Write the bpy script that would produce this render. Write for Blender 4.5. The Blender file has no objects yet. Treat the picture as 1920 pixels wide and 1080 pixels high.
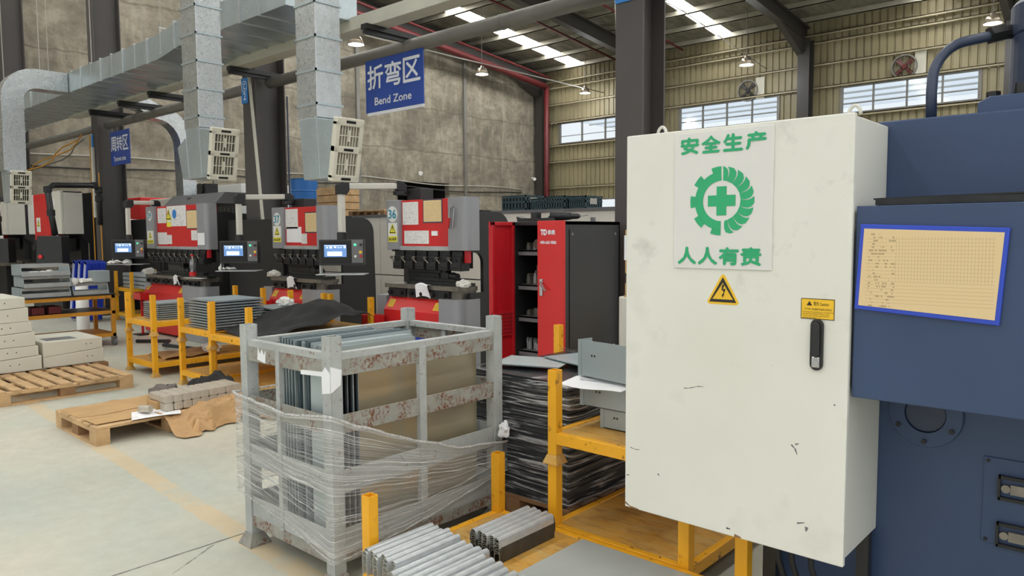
import bpy, bmesh, math, random
from mathutils import Matrix, Vector, noise as mnoise
random.seed(7)
S = bpy.context.scene
C = S.collection

# ------------------------------------------------------------------ camera
cd = bpy.data.cameras.new('camera'); cam = bpy.data.objects.new('camera', cd); C.objects.link(cam)
cd.sensor_width = 36; cd.lens = 36 * 1390.92 / 1920; cd.clip_start = .05; cd.clip_end = 300
Rm = Matrix(((0.745855664564551, -0.04491379402246495, 0.6645916631612824),
             (0.6660833394696954, 0.058803505089619984, -0.7435557360884747),
             (-0.005684410072323419, 0.9972586920632391, 0.07377525727808097)))
cam.matrix_world = Matrix.Translation((0, 0, 1.55)) @ Rm.to_4x4()
S.camera = cam
# ------------------------------------------------------------------ world, exposure
W = bpy.data.worlds.new('world'); S.world = W; W.use_nodes = True
wn = W.node_tree.nodes; wl = W.node_tree.links
bg = wn['Background']
tc = wn.new('ShaderNodeTexCoord'); sep = wn.new('ShaderNodeSeparateXYZ'); rp = wn.new('ShaderNodeValToRGB')
wl.new(tc.outputs['Generated'], sep.inputs[0]); wl.new(sep.outputs['Z'], rp.inputs[0])
rp.color_ramp.elements[0].position = 0.0; rp.color_ramp.elements[0].color = (.36, .35, .33, 1)
rp.color_ramp.elements[1].position = .35; rp.color_ramp.elements[1].color = (.91, .95, .98, 1)
e = rp.color_ramp.elements.new(.03); e.color = (.86, .87, .87, 1)
wl.new(rp.outputs[0], bg.inputs[0]); bg.inputs[1].default_value = 1.25
SKYLIGHT = 16.0
S.view_settings.view_transform = 'Standard'; S.view_settings.look = 'None'
S.view_settings.exposure = 0.0; S.view_settings.gamma = 1.0; S.view_settings.use_curve_mapping = False
S.cycles.use_denoising = True
S.cycles.max_bounces = 8; S.cycles.transparent_max_bounces = 24; S.cycles.diffuse_bounces = 5
S.cycles.sample_clamp_indirect = 6.0

# ------------------------------------------------------------------ helpers: colour and materials
def L(c):
    c = c / 255.0
    return c / 12.92 if c <= .04045 else ((c + .055) / 1.055) ** 2.4
def col(r, g, b): return (L(r), L(g), L(b), 1.0)

class NT:
    def __init__(s, name):
        s.m = bpy.data.materials.new(name); s.m.use_nodes = True
        s.t = s.m.node_tree; s.n = s.t.nodes; s.l = s.t.links
        s.p = s.n['Principled BSDF']; s.out = s.n['Material Output']
        s.tc = s.n.new('ShaderNodeTexCoord')
    def put(s, sock, v):
        if hasattr(v, 'links'): s.l.new(v, sock)
        elif v is not None: sock.default_value = v
    def math(s, op, a, b=None, c=None, clamp=False):
        n = s.n.new('ShaderNodeMath'); n.operation = op; n.use_clamp = clamp
        s.put(n.inputs[0], a); s.put(n.inputs[1], b)
        if c is not None: s.put(n.inputs[2], c)
        return n.outputs[0]
    def mapped(s, scale=(1, 1, 1), src='Object'):
        n = s.n.new('ShaderNodeMapping'); s.l.new(s.tc.outputs[src], n.inputs[0]); n.inputs['Scale'].default_value = scale
        return n.outputs[0]
    def noise(s, scale, detail=3, rough=.55, vec=None, dist=0):
        n = s.n.new('ShaderNodeTexNoise'); n.inputs['Scale'].default_value = scale
        n.inputs['Detail'].default_value = detail; n.inputs['Roughness'].default_value = rough; n.inputs['Distortion'].default_value = dist
        s.l.new(vec if vec is not None else s.tc.outputs['Object'], n.inputs['Vector'])
        return n.outputs['Fac']
    def voro(s, scale, vec=None, feature='F1', out='Color'):
        n = s.n.new('ShaderNodeTexVoronoi'); n.feature = feature; n.inputs['Scale'].default_value = scale
        s.l.new(vec if vec is not None else s.tc.outputs['Object'], n.inputs['Vector'])
        return n.outputs[out]
    def ramp(s, f, a, b, ca=(0, 0, 0, 1), cb=(1, 1, 1, 1)):
        n = s.n.new('ShaderNodeValToRGB'); s.l.new(f, n.inputs[0])
        n.color_ramp.elements[0].position = a; n.color_ramp.elements[0].color = ca
        n.color_ramp.elements[1].position = b; n.color_ramp.elements[1].color = cb
        return n.outputs[0]
    def mix(s, f, a, b, mode='MIX'):
        n = s.n.new('ShaderNodeMix'); n.data_type = 'RGBA'; n.blend_type = mode
        s.put(n.inputs[0], f); s.put(n.inputs[6], a); s.put(n.inputs[7], b)
        return n.outputs[2]
    def xyz(s, src='Object'):
        n = s.n.new('ShaderNodeSeparateXYZ'); s.l.new(s.tc.outputs[src], n.inputs[0]); return n.outputs
    def bump(s, h, strength=.3, dist=.01):
        n = s.n.new('ShaderNodeBump'); n.inputs['Strength'].default_value = strength; n.inputs['Distance'].default_value = dist
        s.l.new(h, n.inputs['Height']); s.l.new(n.outputs[0], s.p.inputs['Normal'])
    def fin(s, c=None, rough=None, metal=None):
        s.put(s.p.inputs['Base Color'], c); s.put(s.p.inputs['Roughness'], rough); s.put(s.p.inputs['Metallic'], metal)
        return s.m

def paint(name, rgb, rough=.45, metal=0, var=.10, vs=3.0, wear=None, wamt=.62, ws=14, bump=0, bs=60, soft=.05):
    t = NT(name); b = col(*rgb)
    dk = tuple(x * (1 - var) for x in b[:3]) + (1,); lt = tuple(min(1, x * (1 + var * .6)) for x in b[:3]) + (1,)
    c = t.mix(t.ramp(t.noise(vs, 4), .3, .7), dk, lt)
    r = rough
    if wear:
        f = t.ramp(t.noise(ws, 6, .65), wamt, wamt + soft)
        big = t.ramp(t.noise(ws * .18, 2), .42, .6)
        f2 = t.math('MULTIPLY', f, big)
        c = t.mix(f2, c, col(*wear))
    if bump: t.bump(t.noise(bs, 3), bump, .01)
    return t.fin(c, r, metal)

def galv(name, rgb=(190, 196, 198), rough=.34, scale=22, metal=.75, streak=None):
    t = NT(name)
    v = t.voro(scale); g = t.n.new('ShaderNodeRGBToBW'); t.l.new(v, g.inputs[0])
    f = t.math('ADD', t.math('MULTIPLY', g.outputs[0], .26), t.math('MULTIPLY', t.noise(3.2, 5, .65), .74))
    b = col(*rgb)
    c = t.mix(f, tuple(x * .60 for x in b[:3]) + (1,), tuple(min(1, x * 1.22) for x in b[:3]) + (1,))
    r = t.math('ADD', t.math('MULTIPLY', g.outputs[0], .10), rough - .05)
    t.bump(t.noise(3.0, 3), .25, .03)
    return t.fin(c, r, metal)

def emit(name, rgb, s):
    t = NT(name); t.p.inputs['Base Color'].default_value = col(*rgb)
    t.p.inputs['Emission Color'].default_value = col(*rgb); t.p.inputs['Emission Strength'].default_value = s
    return t.m

def printed(name, base, ink, rows=22, fill=.5, ax='XZ', grid=False):
    """paper with rows of small print (Generated coordinates: rows run across the sheet)"""
    t = NT(name); x = t.xyz('Generated')
    u = x[0] if ax[0] == 'X' else x[1]
    v = x[2] if ax[1] == 'Z' else x[1]
    row = t.math('MULTIPLY', v, float(rows)); fr = t.math('FRACT', row); fl = t.math('FLOOR', row)
    cmb = t.n.new('ShaderNodeCombineXYZ'); t.put(cmb.inputs[0], t.math('MULTIPLY', u, 26.0)); t.put(cmb.inputs[1], t.math('MULTIPLY', fl, 7.3))
    nz = t.noise(1.0, 2, .6, cmb.outputs[0])
    m = t.math('MULTIPLY', t.math('LESS_THAN', fr, .5), t.math('GREATER_THAN', nz, fill))
    mu = t.math('MULTIPLY', t.math('GREATER_THAN', u, .07), t.math('LESS_THAN', u, .93))
    mv = t.math('MULTIPLY', t.math('GREATER_THAN', v, .05), t.math('LESS_THAN', v, .95))
    m = t.math('MULTIPLY', m, t.math('MULTIPLY', mu, mv))
    if grid:
        gu = t.math('LESS_THAN', t.math('FRACT', t.math('MULTIPLY', u, 44.0)), .12)
        gv = t.math('LESS_THAN', t.math('FRACT', t.math('MULTIPLY', v, 24.0)), .10)
        right = t.math('MULTIPLY', t.math('GREATER_THAN', u, .27), t.math('GREATER_THAN', v, .38))
        right = t.math('MULTIPLY', right, t.math('LESS_THAN', v, .9))
        g = t.math('MAXIMUM', t.math('MULTIPLY', gu, right), gv)
        inn = t.math('MULTIPLY', t.math('MULTIPLY', t.math('GREATER_THAN', u, .05), t.math('LESS_THAN', u, .95)),
                     t.math('MULTIPLY', t.math('GREATER_THAN', v, .1), t.math('LESS_THAN', v, .9)))
        m = t.math('MULTIPLY', m, t.math('LESS_THAN', u, .27))
        m = t.math('MAXIMUM', t.math('MULTIPLY', m, .6), t.math('MULTIPLY', t.math('MULTIPLY', g, inn), .42))
    else:
        m = t.math('MULTIPLY', m, .75)
    return t.fin(t.mix(m, col(*base), col(*ink)), .55, 0)

MT = {}
MT['yellow'] = paint('yellow_paint', (240, 174, 34), .42, var=.12, wear=(92, 62, 34), wamt=.60, ws=22)
def deck_mat():
    t = NT('worn_yellow_deck'); mp = t.mapped((1, 3.2, 1))
    c = t.mix(t.ramp(t.noise(5, 5, .65, mp), .35, .65), col(206, 150, 52), col(198, 164, 100))
    c = t.mix(t.math('MULTIPLY', t.ramp(t.noise(9, 6, .7, mp), .50, .66), .65), c, col(150, 108, 60))
    c = t.mix(t.math('MULTIPLY', t.ramp(t.noise(3.1, 3, .6), .66, .72), .8), c, col(74, 56, 42))
    return t.fin(c, .5, 0)
MT['yellow_worn'] = deck_mat()
MT['orange'] = paint('orange_paint', (200, 136, 36), .5, var=.15, wear=(80, 60, 40), wamt=.6)
MT['cage'] = paint('grey_rusty_paint', (170, 173, 170), .55, var=.16, vs=7, wear=(116, 84, 60), wamt=.58, ws=44, soft=.10, bump=.15)
MT['cage_rust'] = paint('grey_paint_heavy_rust', (152, 151, 142), .6, var=.2, vs=8, wear=(112, 66, 42), wamt=.47, ws=70, soft=.10, bump=.25)
MT['cab_white'] = paint('cream_white_paint', (222, 221, 211), .38, var=.03, vs=2, wear=(150, 146, 134), wamt=.68, ws=9)
MT['white'] = paint('white_paint', (226, 226, 222), .4, var=.03)
MT['offwhite'] = paint('off_white_panel', (208, 206, 196), .45, var=.04)
MT['sheet_white'] = paint('white_sheet', (216, 214, 206), .35, var=.02)
MT['blue_mach'] = paint('dark_blue_paint', (52, 71, 104), .42, var=.10, vs=2.5, wear=(120, 132, 150), wamt=.74, ws=10)
MT['blue_dark'] = paint('dark_slate_paint', (50, 60, 82), .4, var=.12)
MT['red'] = paint('red_paint', (206, 38, 38), .38, var=.06, wear=(150, 60, 56), wamt=.68)
MT['red_deep'] = paint('deep_red_paint', (186, 24, 34), .4, var=.06)
MT['red_pipe'] = paint('red_pipe_paint', (96, 27, 30), .5, var=.1)
MT['grey_post'] = paint('grey_post_paint', (150, 151, 155), .35, metal=.1, var=.05, wear=(110, 105, 100), wamt=.70)
MT['grey_dk'] = paint('dark_grey_paint', (108, 108, 110), .45, var=.08)
MT['black'] = paint('black_paint', (34, 34, 35), .42, var=.12)
MT['black_matt'] = paint('black_matt', (26, 26, 27), .7, var=.2)
MT['black_part'] = paint('black_oiled_steel', (48, 49, 49), .35, metal=.5, var=.25, vs=20)
MT['steel'] = paint('worn_steel', (136, 130, 120), .38, metal=.6, var=.3, vs=14)
MT['steel_lt'] = paint('light_steel', (192, 196, 196), .32, metal=.5, var=.12, vs=8)
MT['column'] = paint('column_dark_paint', (76, 72, 70), .5, var=.08, vs=2)
MT['beam'] = paint('cream_beam_paint', (192, 190, 176), .5, var=.10)
MT['pipe'] = paint('grey_pipe_paint', (120, 118, 112), .45, metal=.2, var=.12)
MT['galv'] = galv('galvanised_duct', (196, 200, 200), .30, 75, .85)
MT['galv_fine'] = galv('galvanised_sheet', (186, 198, 202), .32, 120, .7)
MT['zinc'] = paint('zinc_plate', (176, 187, 188), .4, metal=.35, var=.05)
MT['zinc_shade'] = paint('zinc_plate_gap_shade', (92, 108, 114), .4, metal=.4, var=.08)  # darker copy of the zinc, paints the shaded gaps between panels
MT['plate_floor_refl'] = paint('zinc_plate_floor_reflection', (198, 186, 158), .3, metal=.6, var=.03)  # zinc tinted with the warm reflection of the floor
MT['tray'] = paint('grey_zinc_tray', (164, 176, 180), .38, metal=.35, var=.08)
MT['bars'] = paint('bar_steel', (196, 200, 203), .34, metal=.5, var=.12, vs=30)
MT['bars_reflect_dk'] = paint('bar_dark_reflection', (74, 74, 72), .35, metal=.5, var=.3, vs=20)  # dark reflection on stacked channel sides put into the steel colour
MT['sheet_matt'] = paint('matt_grey_sheet', (172, 177, 174), .5, metal=.15, var=.06)
MT['bar_end'] = paint('bar_cut_end', (172, 168, 152), .45, metal=.5, var=.35, vs=120)
MT['wood'] = paint('pallet_wood', (196, 162, 118), .75, var=.25, vs=6, wear=(130, 96, 64), wamt=.6)
MT['wood_dk'] = paint('pallet_wood_dark', (140, 104, 70), .8, var=.3, vs=7)
MT['card'] = paint('cardboard', (188, 152, 104), .8, var=.12, vs=4)
MT['kraft'] = paint('kraft_paper', (190, 152, 106), .7, var=.15, vs=5)
MT['cream_box'] = paint('cream_sheet_box', (206, 204, 190), .45, var=.05)
MT['paper'] = paint('white_paper', (234, 234, 236), .7, var=.03)
MT['cloth_w'] = paint('white_cloth', (222, 220, 214), .85, var=.10, vs=30)
MT['cloth_g'] = paint('grey_cloth', (110, 102, 96), .85, var=.2, vs=20)
MT['tarp'] = paint('black_tarp', (24, 24, 25), .75, var=.2)
MT['blue_pal'] = paint('blue_plastic', (30, 62, 186), .4, var=.10)
MT['blue_drum'] = paint('blue_drum_paint', (36, 106, 178), .35, var=.06)
MT['dark_sheet'] = paint('dark_sheet_steel', (44, 48, 52), .3, metal=.5, var=.3, vs=15)
MT['sign_blue'] = paint('sign_blue', (34, 72, 160), .35, var=.04)
MT['sign_light'] = paint('sign_light_blue', (44, 128, 206), .4, var=.03)
MT['letter_w'] = paint('letter_white', (226, 230, 236), .5, var=.0)
MT['green'] = paint('letter_green', (42, 168, 112), .5, var=.05)
MT['sign_white'] = paint('sign_white_plate', (220, 218, 214), .35, var=.02)
MT['warn'] = paint('warning_yellow', (238, 190, 40), .45, var=.03)
MT['warn_br'] = paint('warning_bright_yellow', (236, 226, 70), .45, var=.03)
MT['ink'] = paint('black_ink', (38, 36, 30), .6, var=.0)
MT['teal'] = paint('number_teal', (40, 140, 170), .5, var=0)
MT['grille'] = paint('grille_plastic', (206, 202, 186), .45, var=.04)
MT['frame_blue'] = paint('frame_blue', (44, 74, 190), .4, var=.03)
MT['buff'] = printed('buff_form', (222, 196, 150), (132, 108, 76), 26, .55, 'XZ', True)
MT['buff_plain'] = printed('buff_plain', (226, 200, 150), (200, 172, 124), 18, .5)
MT['print'] = printed('printed_sheet', (228, 227, 224), (120, 116, 114), 17, .56)
MT['print_y'] = printed('printed_yellow', (238, 196, 48), (40, 36, 26), 9, .42)
MT['cord'] = paint('black_rubber', (30, 30, 30), .6, var=.1)
MT['wire'] = paint('grey_wire', (170, 166, 158), .6, var=.05)
MT['yelwire'] = paint('yellow_wire', (196, 140, 40), .6, var=.05)
MT['lamp_shell'] = paint('lamp_aluminium', (196, 182, 164), .3, metal=.7, var=.08)
MT['lamp_on'] = emit('lamp_lit', (236, 240, 255), 4.0)
MT['screen'] = emit('screen_blue', (92, 128, 178), .9)
MT['screen_w'] = emit('screen_white', (214, 226, 240), 1.0)
MT['skylight'] = emit('skylight_panel', (250, 250, 246), SKYLIGHT)
MT['btn_green'] = emit('button_green', (90, 220, 170), .8)
MT['btn_white'] = paint('button_white', (226, 226, 222), .4, var=0)
MT['btn_red'] = paint('button_red', (190, 30, 34), .4, var=0)
MT['chrome'] = paint('chrome', (190, 190, 192), .22, metal=.9, var=.1)
MT['curtain'] = paint('dark_interior', (12, 12, 13), .8, var=.1)

def glassy(name, rgb, tr, rough=.08):
    t = NT(name); t.n.remove(t.p)
    a = t.n.new('ShaderNodeBsdfTransparent'); a.inputs[0].default_value = rgb
    g = t.n.new('ShaderNodeBsdfGlossy'); g.inputs['Roughness'].default_value = rough
    mx = t.n.new('ShaderNodeMixShader'); mx.inputs[0].default_value = 1 - tr
    t.l.new(a.outputs[0], mx.inputs[1]); t.l.new(g.outputs[0], mx.inputs[2]); t.l.new(mx.outputs[0], t.out.inputs[0])
    return t.m
MT['glass'] = glassy('window_glass', (.93, .96, .98, 1), .93)

def film(name, su, sv, lo, hi, base, whiten=(.9, .9, .9, 1)):
    """stretch film: clear plastic with long pulled creases along u whose glints are painted as white streaks"""
    t = NT(name); t.n.remove(t.p)
    uv = t.n.new('ShaderNodeUVMap'); uv.uv_map = 'UVMap'
    mp = t.n.new('ShaderNodeMapping'); mp.inputs['Scale'].default_value = (su, sv, 1); t.l.new(uv.outputs[0], mp.inputs[0])
    mp2 = t.n.new('ShaderNodeMapping'); mp2.inputs['Scale'].default_value = (su * .35, sv * 3.1, 1); t.l.new(uv.outputs[0], mp2.inputs[0])
    n1 = t.noise(1, 5, .6, mp.outputs[0], .6); n2 = t.noise(1, 3, .6, mp2.outputs[0], .3)
    f = t.ramp(n1, lo, hi); f2 = t.ramp(n2, .58, .66)
    fac = t.math('ADD', base, t.math('ADD', t.math('MULTIPLY', f, .36), t.math('MULTIPLY', f2, .60)), clamp=True)  # whiter streaks painted in for the crease highlights, over an even haze
    a = t.n.new('ShaderNodeBsdfTransparent'); a.inputs[0].default_value = (.95, .95, .94, 1)
    p = t.n.new('ShaderNodeBsdfPrincipled'); p.inputs['Base Color'].default_value = whiten; p.inputs['Roughness'].default_value = .12
    p.inputs['Specular IOR Level'].default_value = .9
    bm = t.n.new('ShaderNodeBump'); bm.inputs['Strength'].default_value = .8; bm.inputs['Distance'].default_value = .02
    t.l.new(n1, bm.inputs['Height']); t.l.new(bm.outputs[0], p.inputs['Normal'])
    mx = t.n.new('ShaderNodeMixShader'); t.l.new(fac, mx.inputs[0]); t.l.new(a.outputs[0], mx.inputs[1]); t.l.new(p.outputs[0], mx.inputs[2])
    t.l.new(mx.outputs[0], t.out.inputs[0])
    return t.m
MT['film_cage'] = film('clear_stretch_film', 2.6, 46, .48, .66, .12, (.94, .93, .91, 1))
MT['film_rope'] = film('bunched_stretch_film', 40, 3, .35, .6, .35, (.93, .92, .9, 1))
MT['film_pack'] = film('pack_stretch_film', 9.0, 26, .52, .62, .03, (.95, .95, .95, 1))

# ------------------------------------------------------------------ helpers: geometry
class G:
    def __init__(s, M=None): s.v = []; s.f = []; s.fm = []; s.uv = {}; s.M = M; s.mi = 0
    def av(s, p):
        p = Vector(p)
        if s.M is not None: p = s.M @ p
        s.v.append(p); return len(s.v) - 1
    def face(s, idx, m=None): s.f.append(tuple(idx)); s.fm.append(s.mi if m is None else m)
    def quad(s, a, b, c, d): s.face([s.av(a), s.av(b), s.av(c), s.av(d)])
    def poly(s, pts): s.face([s.av(p) for p in pts])
    def box(s, x0, x1, y0, y1, z0, z1, M=None):
        if x0 > x1: x0, x1 = x1, x0
        if y0 > y1: y0, y1 = y1, y0
        if z0 > z1: z0, z1 = z1, z0
        ps = [(x0, y0, z0), (x1, y0, z0), (x1, y1, z0), (x0, y1, z0), (x0, y0, z1), (x1, y0, z1), (x1, y1, z1), (x0, y1, z1)]
        i = [s.av(M @ Vector(p) if M is not None else p) for p in ps]
        for q in ((3, 2, 1, 0), (4, 5, 6, 7), (0, 1, 5, 4), (1, 2, 6, 5), (2, 3, 7, 6), (3, 0, 4, 7)): s.face([i[k] for k in q])
        return s
    def cbox(s, c, d, M=None): return s.box(c[0] - d[0] / 2, c[0] + d[0] / 2, c[1] - d[1] / 2, c[1] + d[1] / 2, c[2] - d[2] / 2, c[2] + d[2] / 2, M)
    def prism(s, pts, ax, a, b):
        """polygon pts (2-D) extruded along axis ax from a to b; X:(y,z) Y:(x,z) Z:(x,y)"""
        def P(p, t): return (t, p[0], p[1]) if ax == 'X' else ((p[0], t, p[1]) if ax == 'Y' else (p[0], p[1], t))
        n = len(pts); i0 = [s.av(P(p, a)) for p in pts]; i1 = [s.av(P(p, b)) for p in pts]
        s.face(i0[::-1]); s.face(i1)
        for k in range(n): s.face([i0[k], i0[(k + 1) % n], i1[(k + 1) % n], i1[k]])
        return s
    def bar(s, p, q, w, h=None, up=(0, 0, 1)):
        h = h or w; p = Vector(p); q = Vector(q); d = (q - p).normalized(); u = Vector(up)
        if abs(d.dot(u)) > .98: u = Vector((1, 0, 0))
        a = d.cross(u).normalized(); b = a.cross(d).normalized()
        i = [s.av(o + a * (sx * w / 2) + b * (sz * h / 2)) for o in (p, q) for sx, sz in ((-1, -1), (1, -1), (1, 1), (-1, 1))]
        for f in ((0, 1, 2, 3), (7, 6, 5, 4), (0, 4, 5, 1), (1, 5, 6, 2), (2, 6, 7, 3), (3, 7, 4, 0)): s.face([i[k] for k in f])
        return s
    def tube(s, pts, r, n=10, cap=True):
        pts = [Vector(p) for p in pts]; rings = []; pa = None
        for k, p in enumerate(pts):
            d = (pts[min(k + 1, len(pts) - 1)] - pts[max(k - 1, 0)]).normalized()
            if pa is None:
                u = Vector((0, 0, 1)) if abs(d.z) < .9 else Vector((1, 0, 0)); pa = d.cross(u).normalized()
            pa = (pa - d * pa.dot(d)).normalized(); pb = d.cross(pa)
            rr = r[k] if isinstance(r, (list, tuple)) else r
            rings.append([s.av(p + (pa * math.cos(2 * math.pi * j / n) + pb * math.sin(2 * math.pi * j / n)) * rr) for j in range(n)])
        for a, b in zip(rings, rings[1:]):
            for j in range(n): s.face([a[j], a[(j + 1) % n], b[(j + 1) % n], b[j]])
        if cap: s.face(rings[0][::-1]); s.face(rings[-1])
        return s
    def cyl(s, p, q, r, n=16): return s.tube([p, q], r, n)
    def lathe(s, prof, c, n=24, ax=(0, 0, 1)):
        """prof = [(r, h)...] about axis ax through c"""
        ax = Vector(ax).normalized(); u = Vector((1, 0, 0)) if abs(ax.x) < .9 else Vector((0, 1, 0))
        a = ax.cross(u).normalized(); b = ax.cross(a); c = Vector(c); rings = []
        for r, h in prof:
            rings.append([s.av(c + ax * h + (a * math.cos(2 * math.pi * j / n) + b * math.sin(2 * math.pi * j / n)) * max(r, 1e-4)) for j in range(n)])
        for p, q in zip(rings, rings[1:]):
            for j in range(n): s.face([p[j], p[(j + 1) % n], q[(j + 1) % n], q[j]])
        return s
    def grid(s, fn, nu, nv, m=None):
        idx = [[s.av(fn(i / nu, j / nv)) for j in range(nv + 1)] for i in range(nu + 1)]
        for i in range(nu):
            for j in range(nv):
                s.face([idx[i][j], idx[i + 1][j], idx[i + 1][j + 1], idx[i][j + 1]], m)
                s.uv[len(s.f) - 1] = [(i / nu, j / nv), ((i + 1) / nu, j / nv), ((i + 1) / nu, (j + 1) / nv), (i / nu, (j + 1) / nv)]
        return s
    def add(s, me, M):
        o = len(s.v)
        for v in me.vertices: s.v.append(M @ v.co if s.M is None else s.M @ (M @ v.co))
        for p in me.polygons: s.f.append(tuple(o + k for k in p.vertices)); s.fm.append(s.mi)
    def done(s, name, mat, parent=None, bevel=0, smooth=False, thick=0, local=False, sub=0, seg=2):
        mats = mat if isinstance(mat, (list, tuple)) else [mat]
        me = bpy.data.meshes.new(name)
        vs = s.v
        if parent is not None and not local:
            r = parent
            while r.parent: r = r.parent
            Mi = (Matrix.Translation(r.location) @ r.rotation_euler.to_matrix().to_4x4()).inverted()
            vs = [Mi @ v for v in vs]
        me.from_pydata([tuple(v) for v in vs], [], s.f)
        for m in mats: me.materials.append(MT[m])
        for p, k in zip(me.polygons, s.fm): p.material_index = k; p.use_smooth = smooth
        if s.uv:
            ul = me.uv_layers.new(name='UVMap')
            for fi, co in s.uv.items():
                for li, c in zip(me.polygons[fi].loop_indices, co): ul.data[li].uv = c
        me.validate(); me.update()
        bm = bmesh.new(); bm.from_mesh(me); bmesh.ops.recalc_face_normals(bm, faces=bm.faces); bm.to_mesh(me); bm.free()
        o = bpy.data.objects.new(name, me); C.objects.link(o)
        if parent is not None: o.parent = parent
        if thick:
            md = o.modifiers.new('thickness', 'SOLIDIFY'); md.thickness = thick; md.offset = 0
        if sub:
            md = o.modifiers.new('smooth', 'SUBSURF'); md.levels = sub; md.render_levels = sub
        if bevel:
            md = o.modifiers.new('bevel', 'BEVEL'); md.width = bevel; md.segments = seg; md.limit_method = 'ANGLE'; md.angle_limit = .6; md.use_clamp_overlap = True
        return o

def props(o, label, cat, group=None, kind=None):
    if label: o['label'] = label
    if cat: o['category'] = cat
    if group: o['group'] = group
    if kind: o['kind'] = kind
    return o
def T(name, label, cat, loc=(0, 0, 0), rz=0, group=None):
    o = bpy.data.objects.new(name, None); o.empty_display_size = .1; C.objects.link(o)
    o.location = loc; o.rotation_euler = (0, 0, rz)
    return props(o, label, cat, group)
def struct(g, name, mat, **k):
    o = g.done(name, mat, **k); o['kind'] = 'structure'; return o
def one(g, name, mat, label, cat, group=None, **k):
    """a thing that is one mesh; its origin is moved to its base"""
    c = Vector((sum(v.x for v in g.v) / len(g.v), sum(v.y for v in g.v) / len(g.v), min(v.z for v in g.v)))
    g.v = [v - c for v in g.v]
    o = g.done(name, mat, **k); o.location = c
    return props(o, label, cat, group)
def dup(o, loc=None, rz=None, label=None, group=None):
    def cp(x, parent):
        c = x.copy(); C.objects.link(c)
        if parent is not None: c.parent = parent
        for ch in [k for k in bpy.data.objects if k.parent == x and k != c]: cp(ch, c)
        return c
    r = cp(o, None)
    if loc is not None: r.location = loc
    if rz is not None: r.rotation_euler = (0, 0, rz)
    if label: r['label'] = label
    if group: r['group'] = group
    return r
_tx = {}
def text_mesh(s, bold=0.0, res=3):
    k = (s, bold)
    if k in _tx: return _tx[k]
    cu = bpy.data.curves.new('lettering', 'FONT'); cu.body = s; cu.size = 1; cu.resolution_u = res
    o = bpy.data.objects.new('lettering', cu); C.objects.link(o)
    me = bpy.data.meshes.new_from_object(o.evaluated_get(bpy.context.evaluated_depsgraph_get()))
    bpy.data.objects.remove(o); bpy.data.curves.remove(cu)
    xs = [v.co.x for v in me.vertices]; ys = [v.co.y for v in me.vertices]
    _tx[k] = (me, min(xs), max(xs), min(ys), max(ys)); return _tx[k]
def lettering(g, s, x0, x1, z0, z1, y, bold=0.0, plane='XZ', fit=True):
    """flat letters filling the rectangle x0..x1 / z0..z1 on the plane y (facing -y); plane 'YZ' faces +x"""
    me, a, b, c, d = text_mesh(s)
    sx = (x1 - x0) / (b - a); sz = (z1 - z0) / (d - c)
    if not fit: sx = sz = min(sx, sz)
    offs = [(0, 0)] if not bold else [(-bold, 0), (bold, 0), (0, bold), (0, -bold)]
    for k, (ox, oz) in enumerate(offs):
        yy = y - .00015 * k
        if plane == 'XZ':
            M = Matrix(((sx, 0, 0, x0 - a * sx + ox), (0, 0, -1, yy), (0, sz, 0, z0 - c * sz + oz), (0, 0, 0, 1)))
        else:
            M = Matrix(((0, 0, 1, y + .00015 * k), (sx, 0, 0, x0 - a * sx + ox), (0, sz, 0, z0 - c * sz + oz), (0, 0, 0, 1)))
        g.add(me, M)
    return g
def rotz(a, c=(0, 0, 0)): return Matrix.Translation(c) @ Matrix.Rotation(a, 4, 'Z')
def rnd_rect(x0, x1, z0, z1, r, n=5):
    p = []
    for cx, cz, a0 in ((x1 - r, z1 - r, 0), (x0 + r, z1 - r, 90), (x0 + r, z0 + r, 180), (x1 - r, z0 + r, 270)):
        for k in range(n + 1):
            a = math.radians(a0 + 90 * k / n); p.append((cx + r * math.cos(a), cz + r * math.sin(a)))
    return p
def crumple(c, size, seed, n=14, amp=.35):
    """a crumpled lump of cloth or paper"""
    g = G()
    def fn(u, v):
        th = 2 * math.pi * u; ph = math.pi * (.02 + .96 * v) - math.pi / 2
        d = Vector((math.cos(th) * math.cos(ph), math.sin(th) * math.cos(ph), math.sin(ph)))
        k = 1 + amp * mnoise.noise(d * 2.2 + Vector((seed * 3.1, seed, 0))) + amp * .5 * mnoise.noise(d * 6 + Vector((seed, 0, seed)))
        p = Vector((d.x * size[0], d.y * size[1], max(d.z, -.55) * size[2])) * k
        return (c[0] + p.x, c[1] + p.y, c[2] + max(p.z, -.55 * size[2]) + .55 * size[2])
    g.grid(fn, n * 2, n); return g
def sheet(fn, nu=18, nv=14): g = G(); g.grid(fn, nu, nv); return g
ORD = ['first', 'second', 'third', 'fourth', 'fifth', 'sixth', 'seventh', 'eighth', 'ninth', 'tenth', 'eleventh', 'twelfth', 'thirteenth', 'fourteenth']

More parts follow.
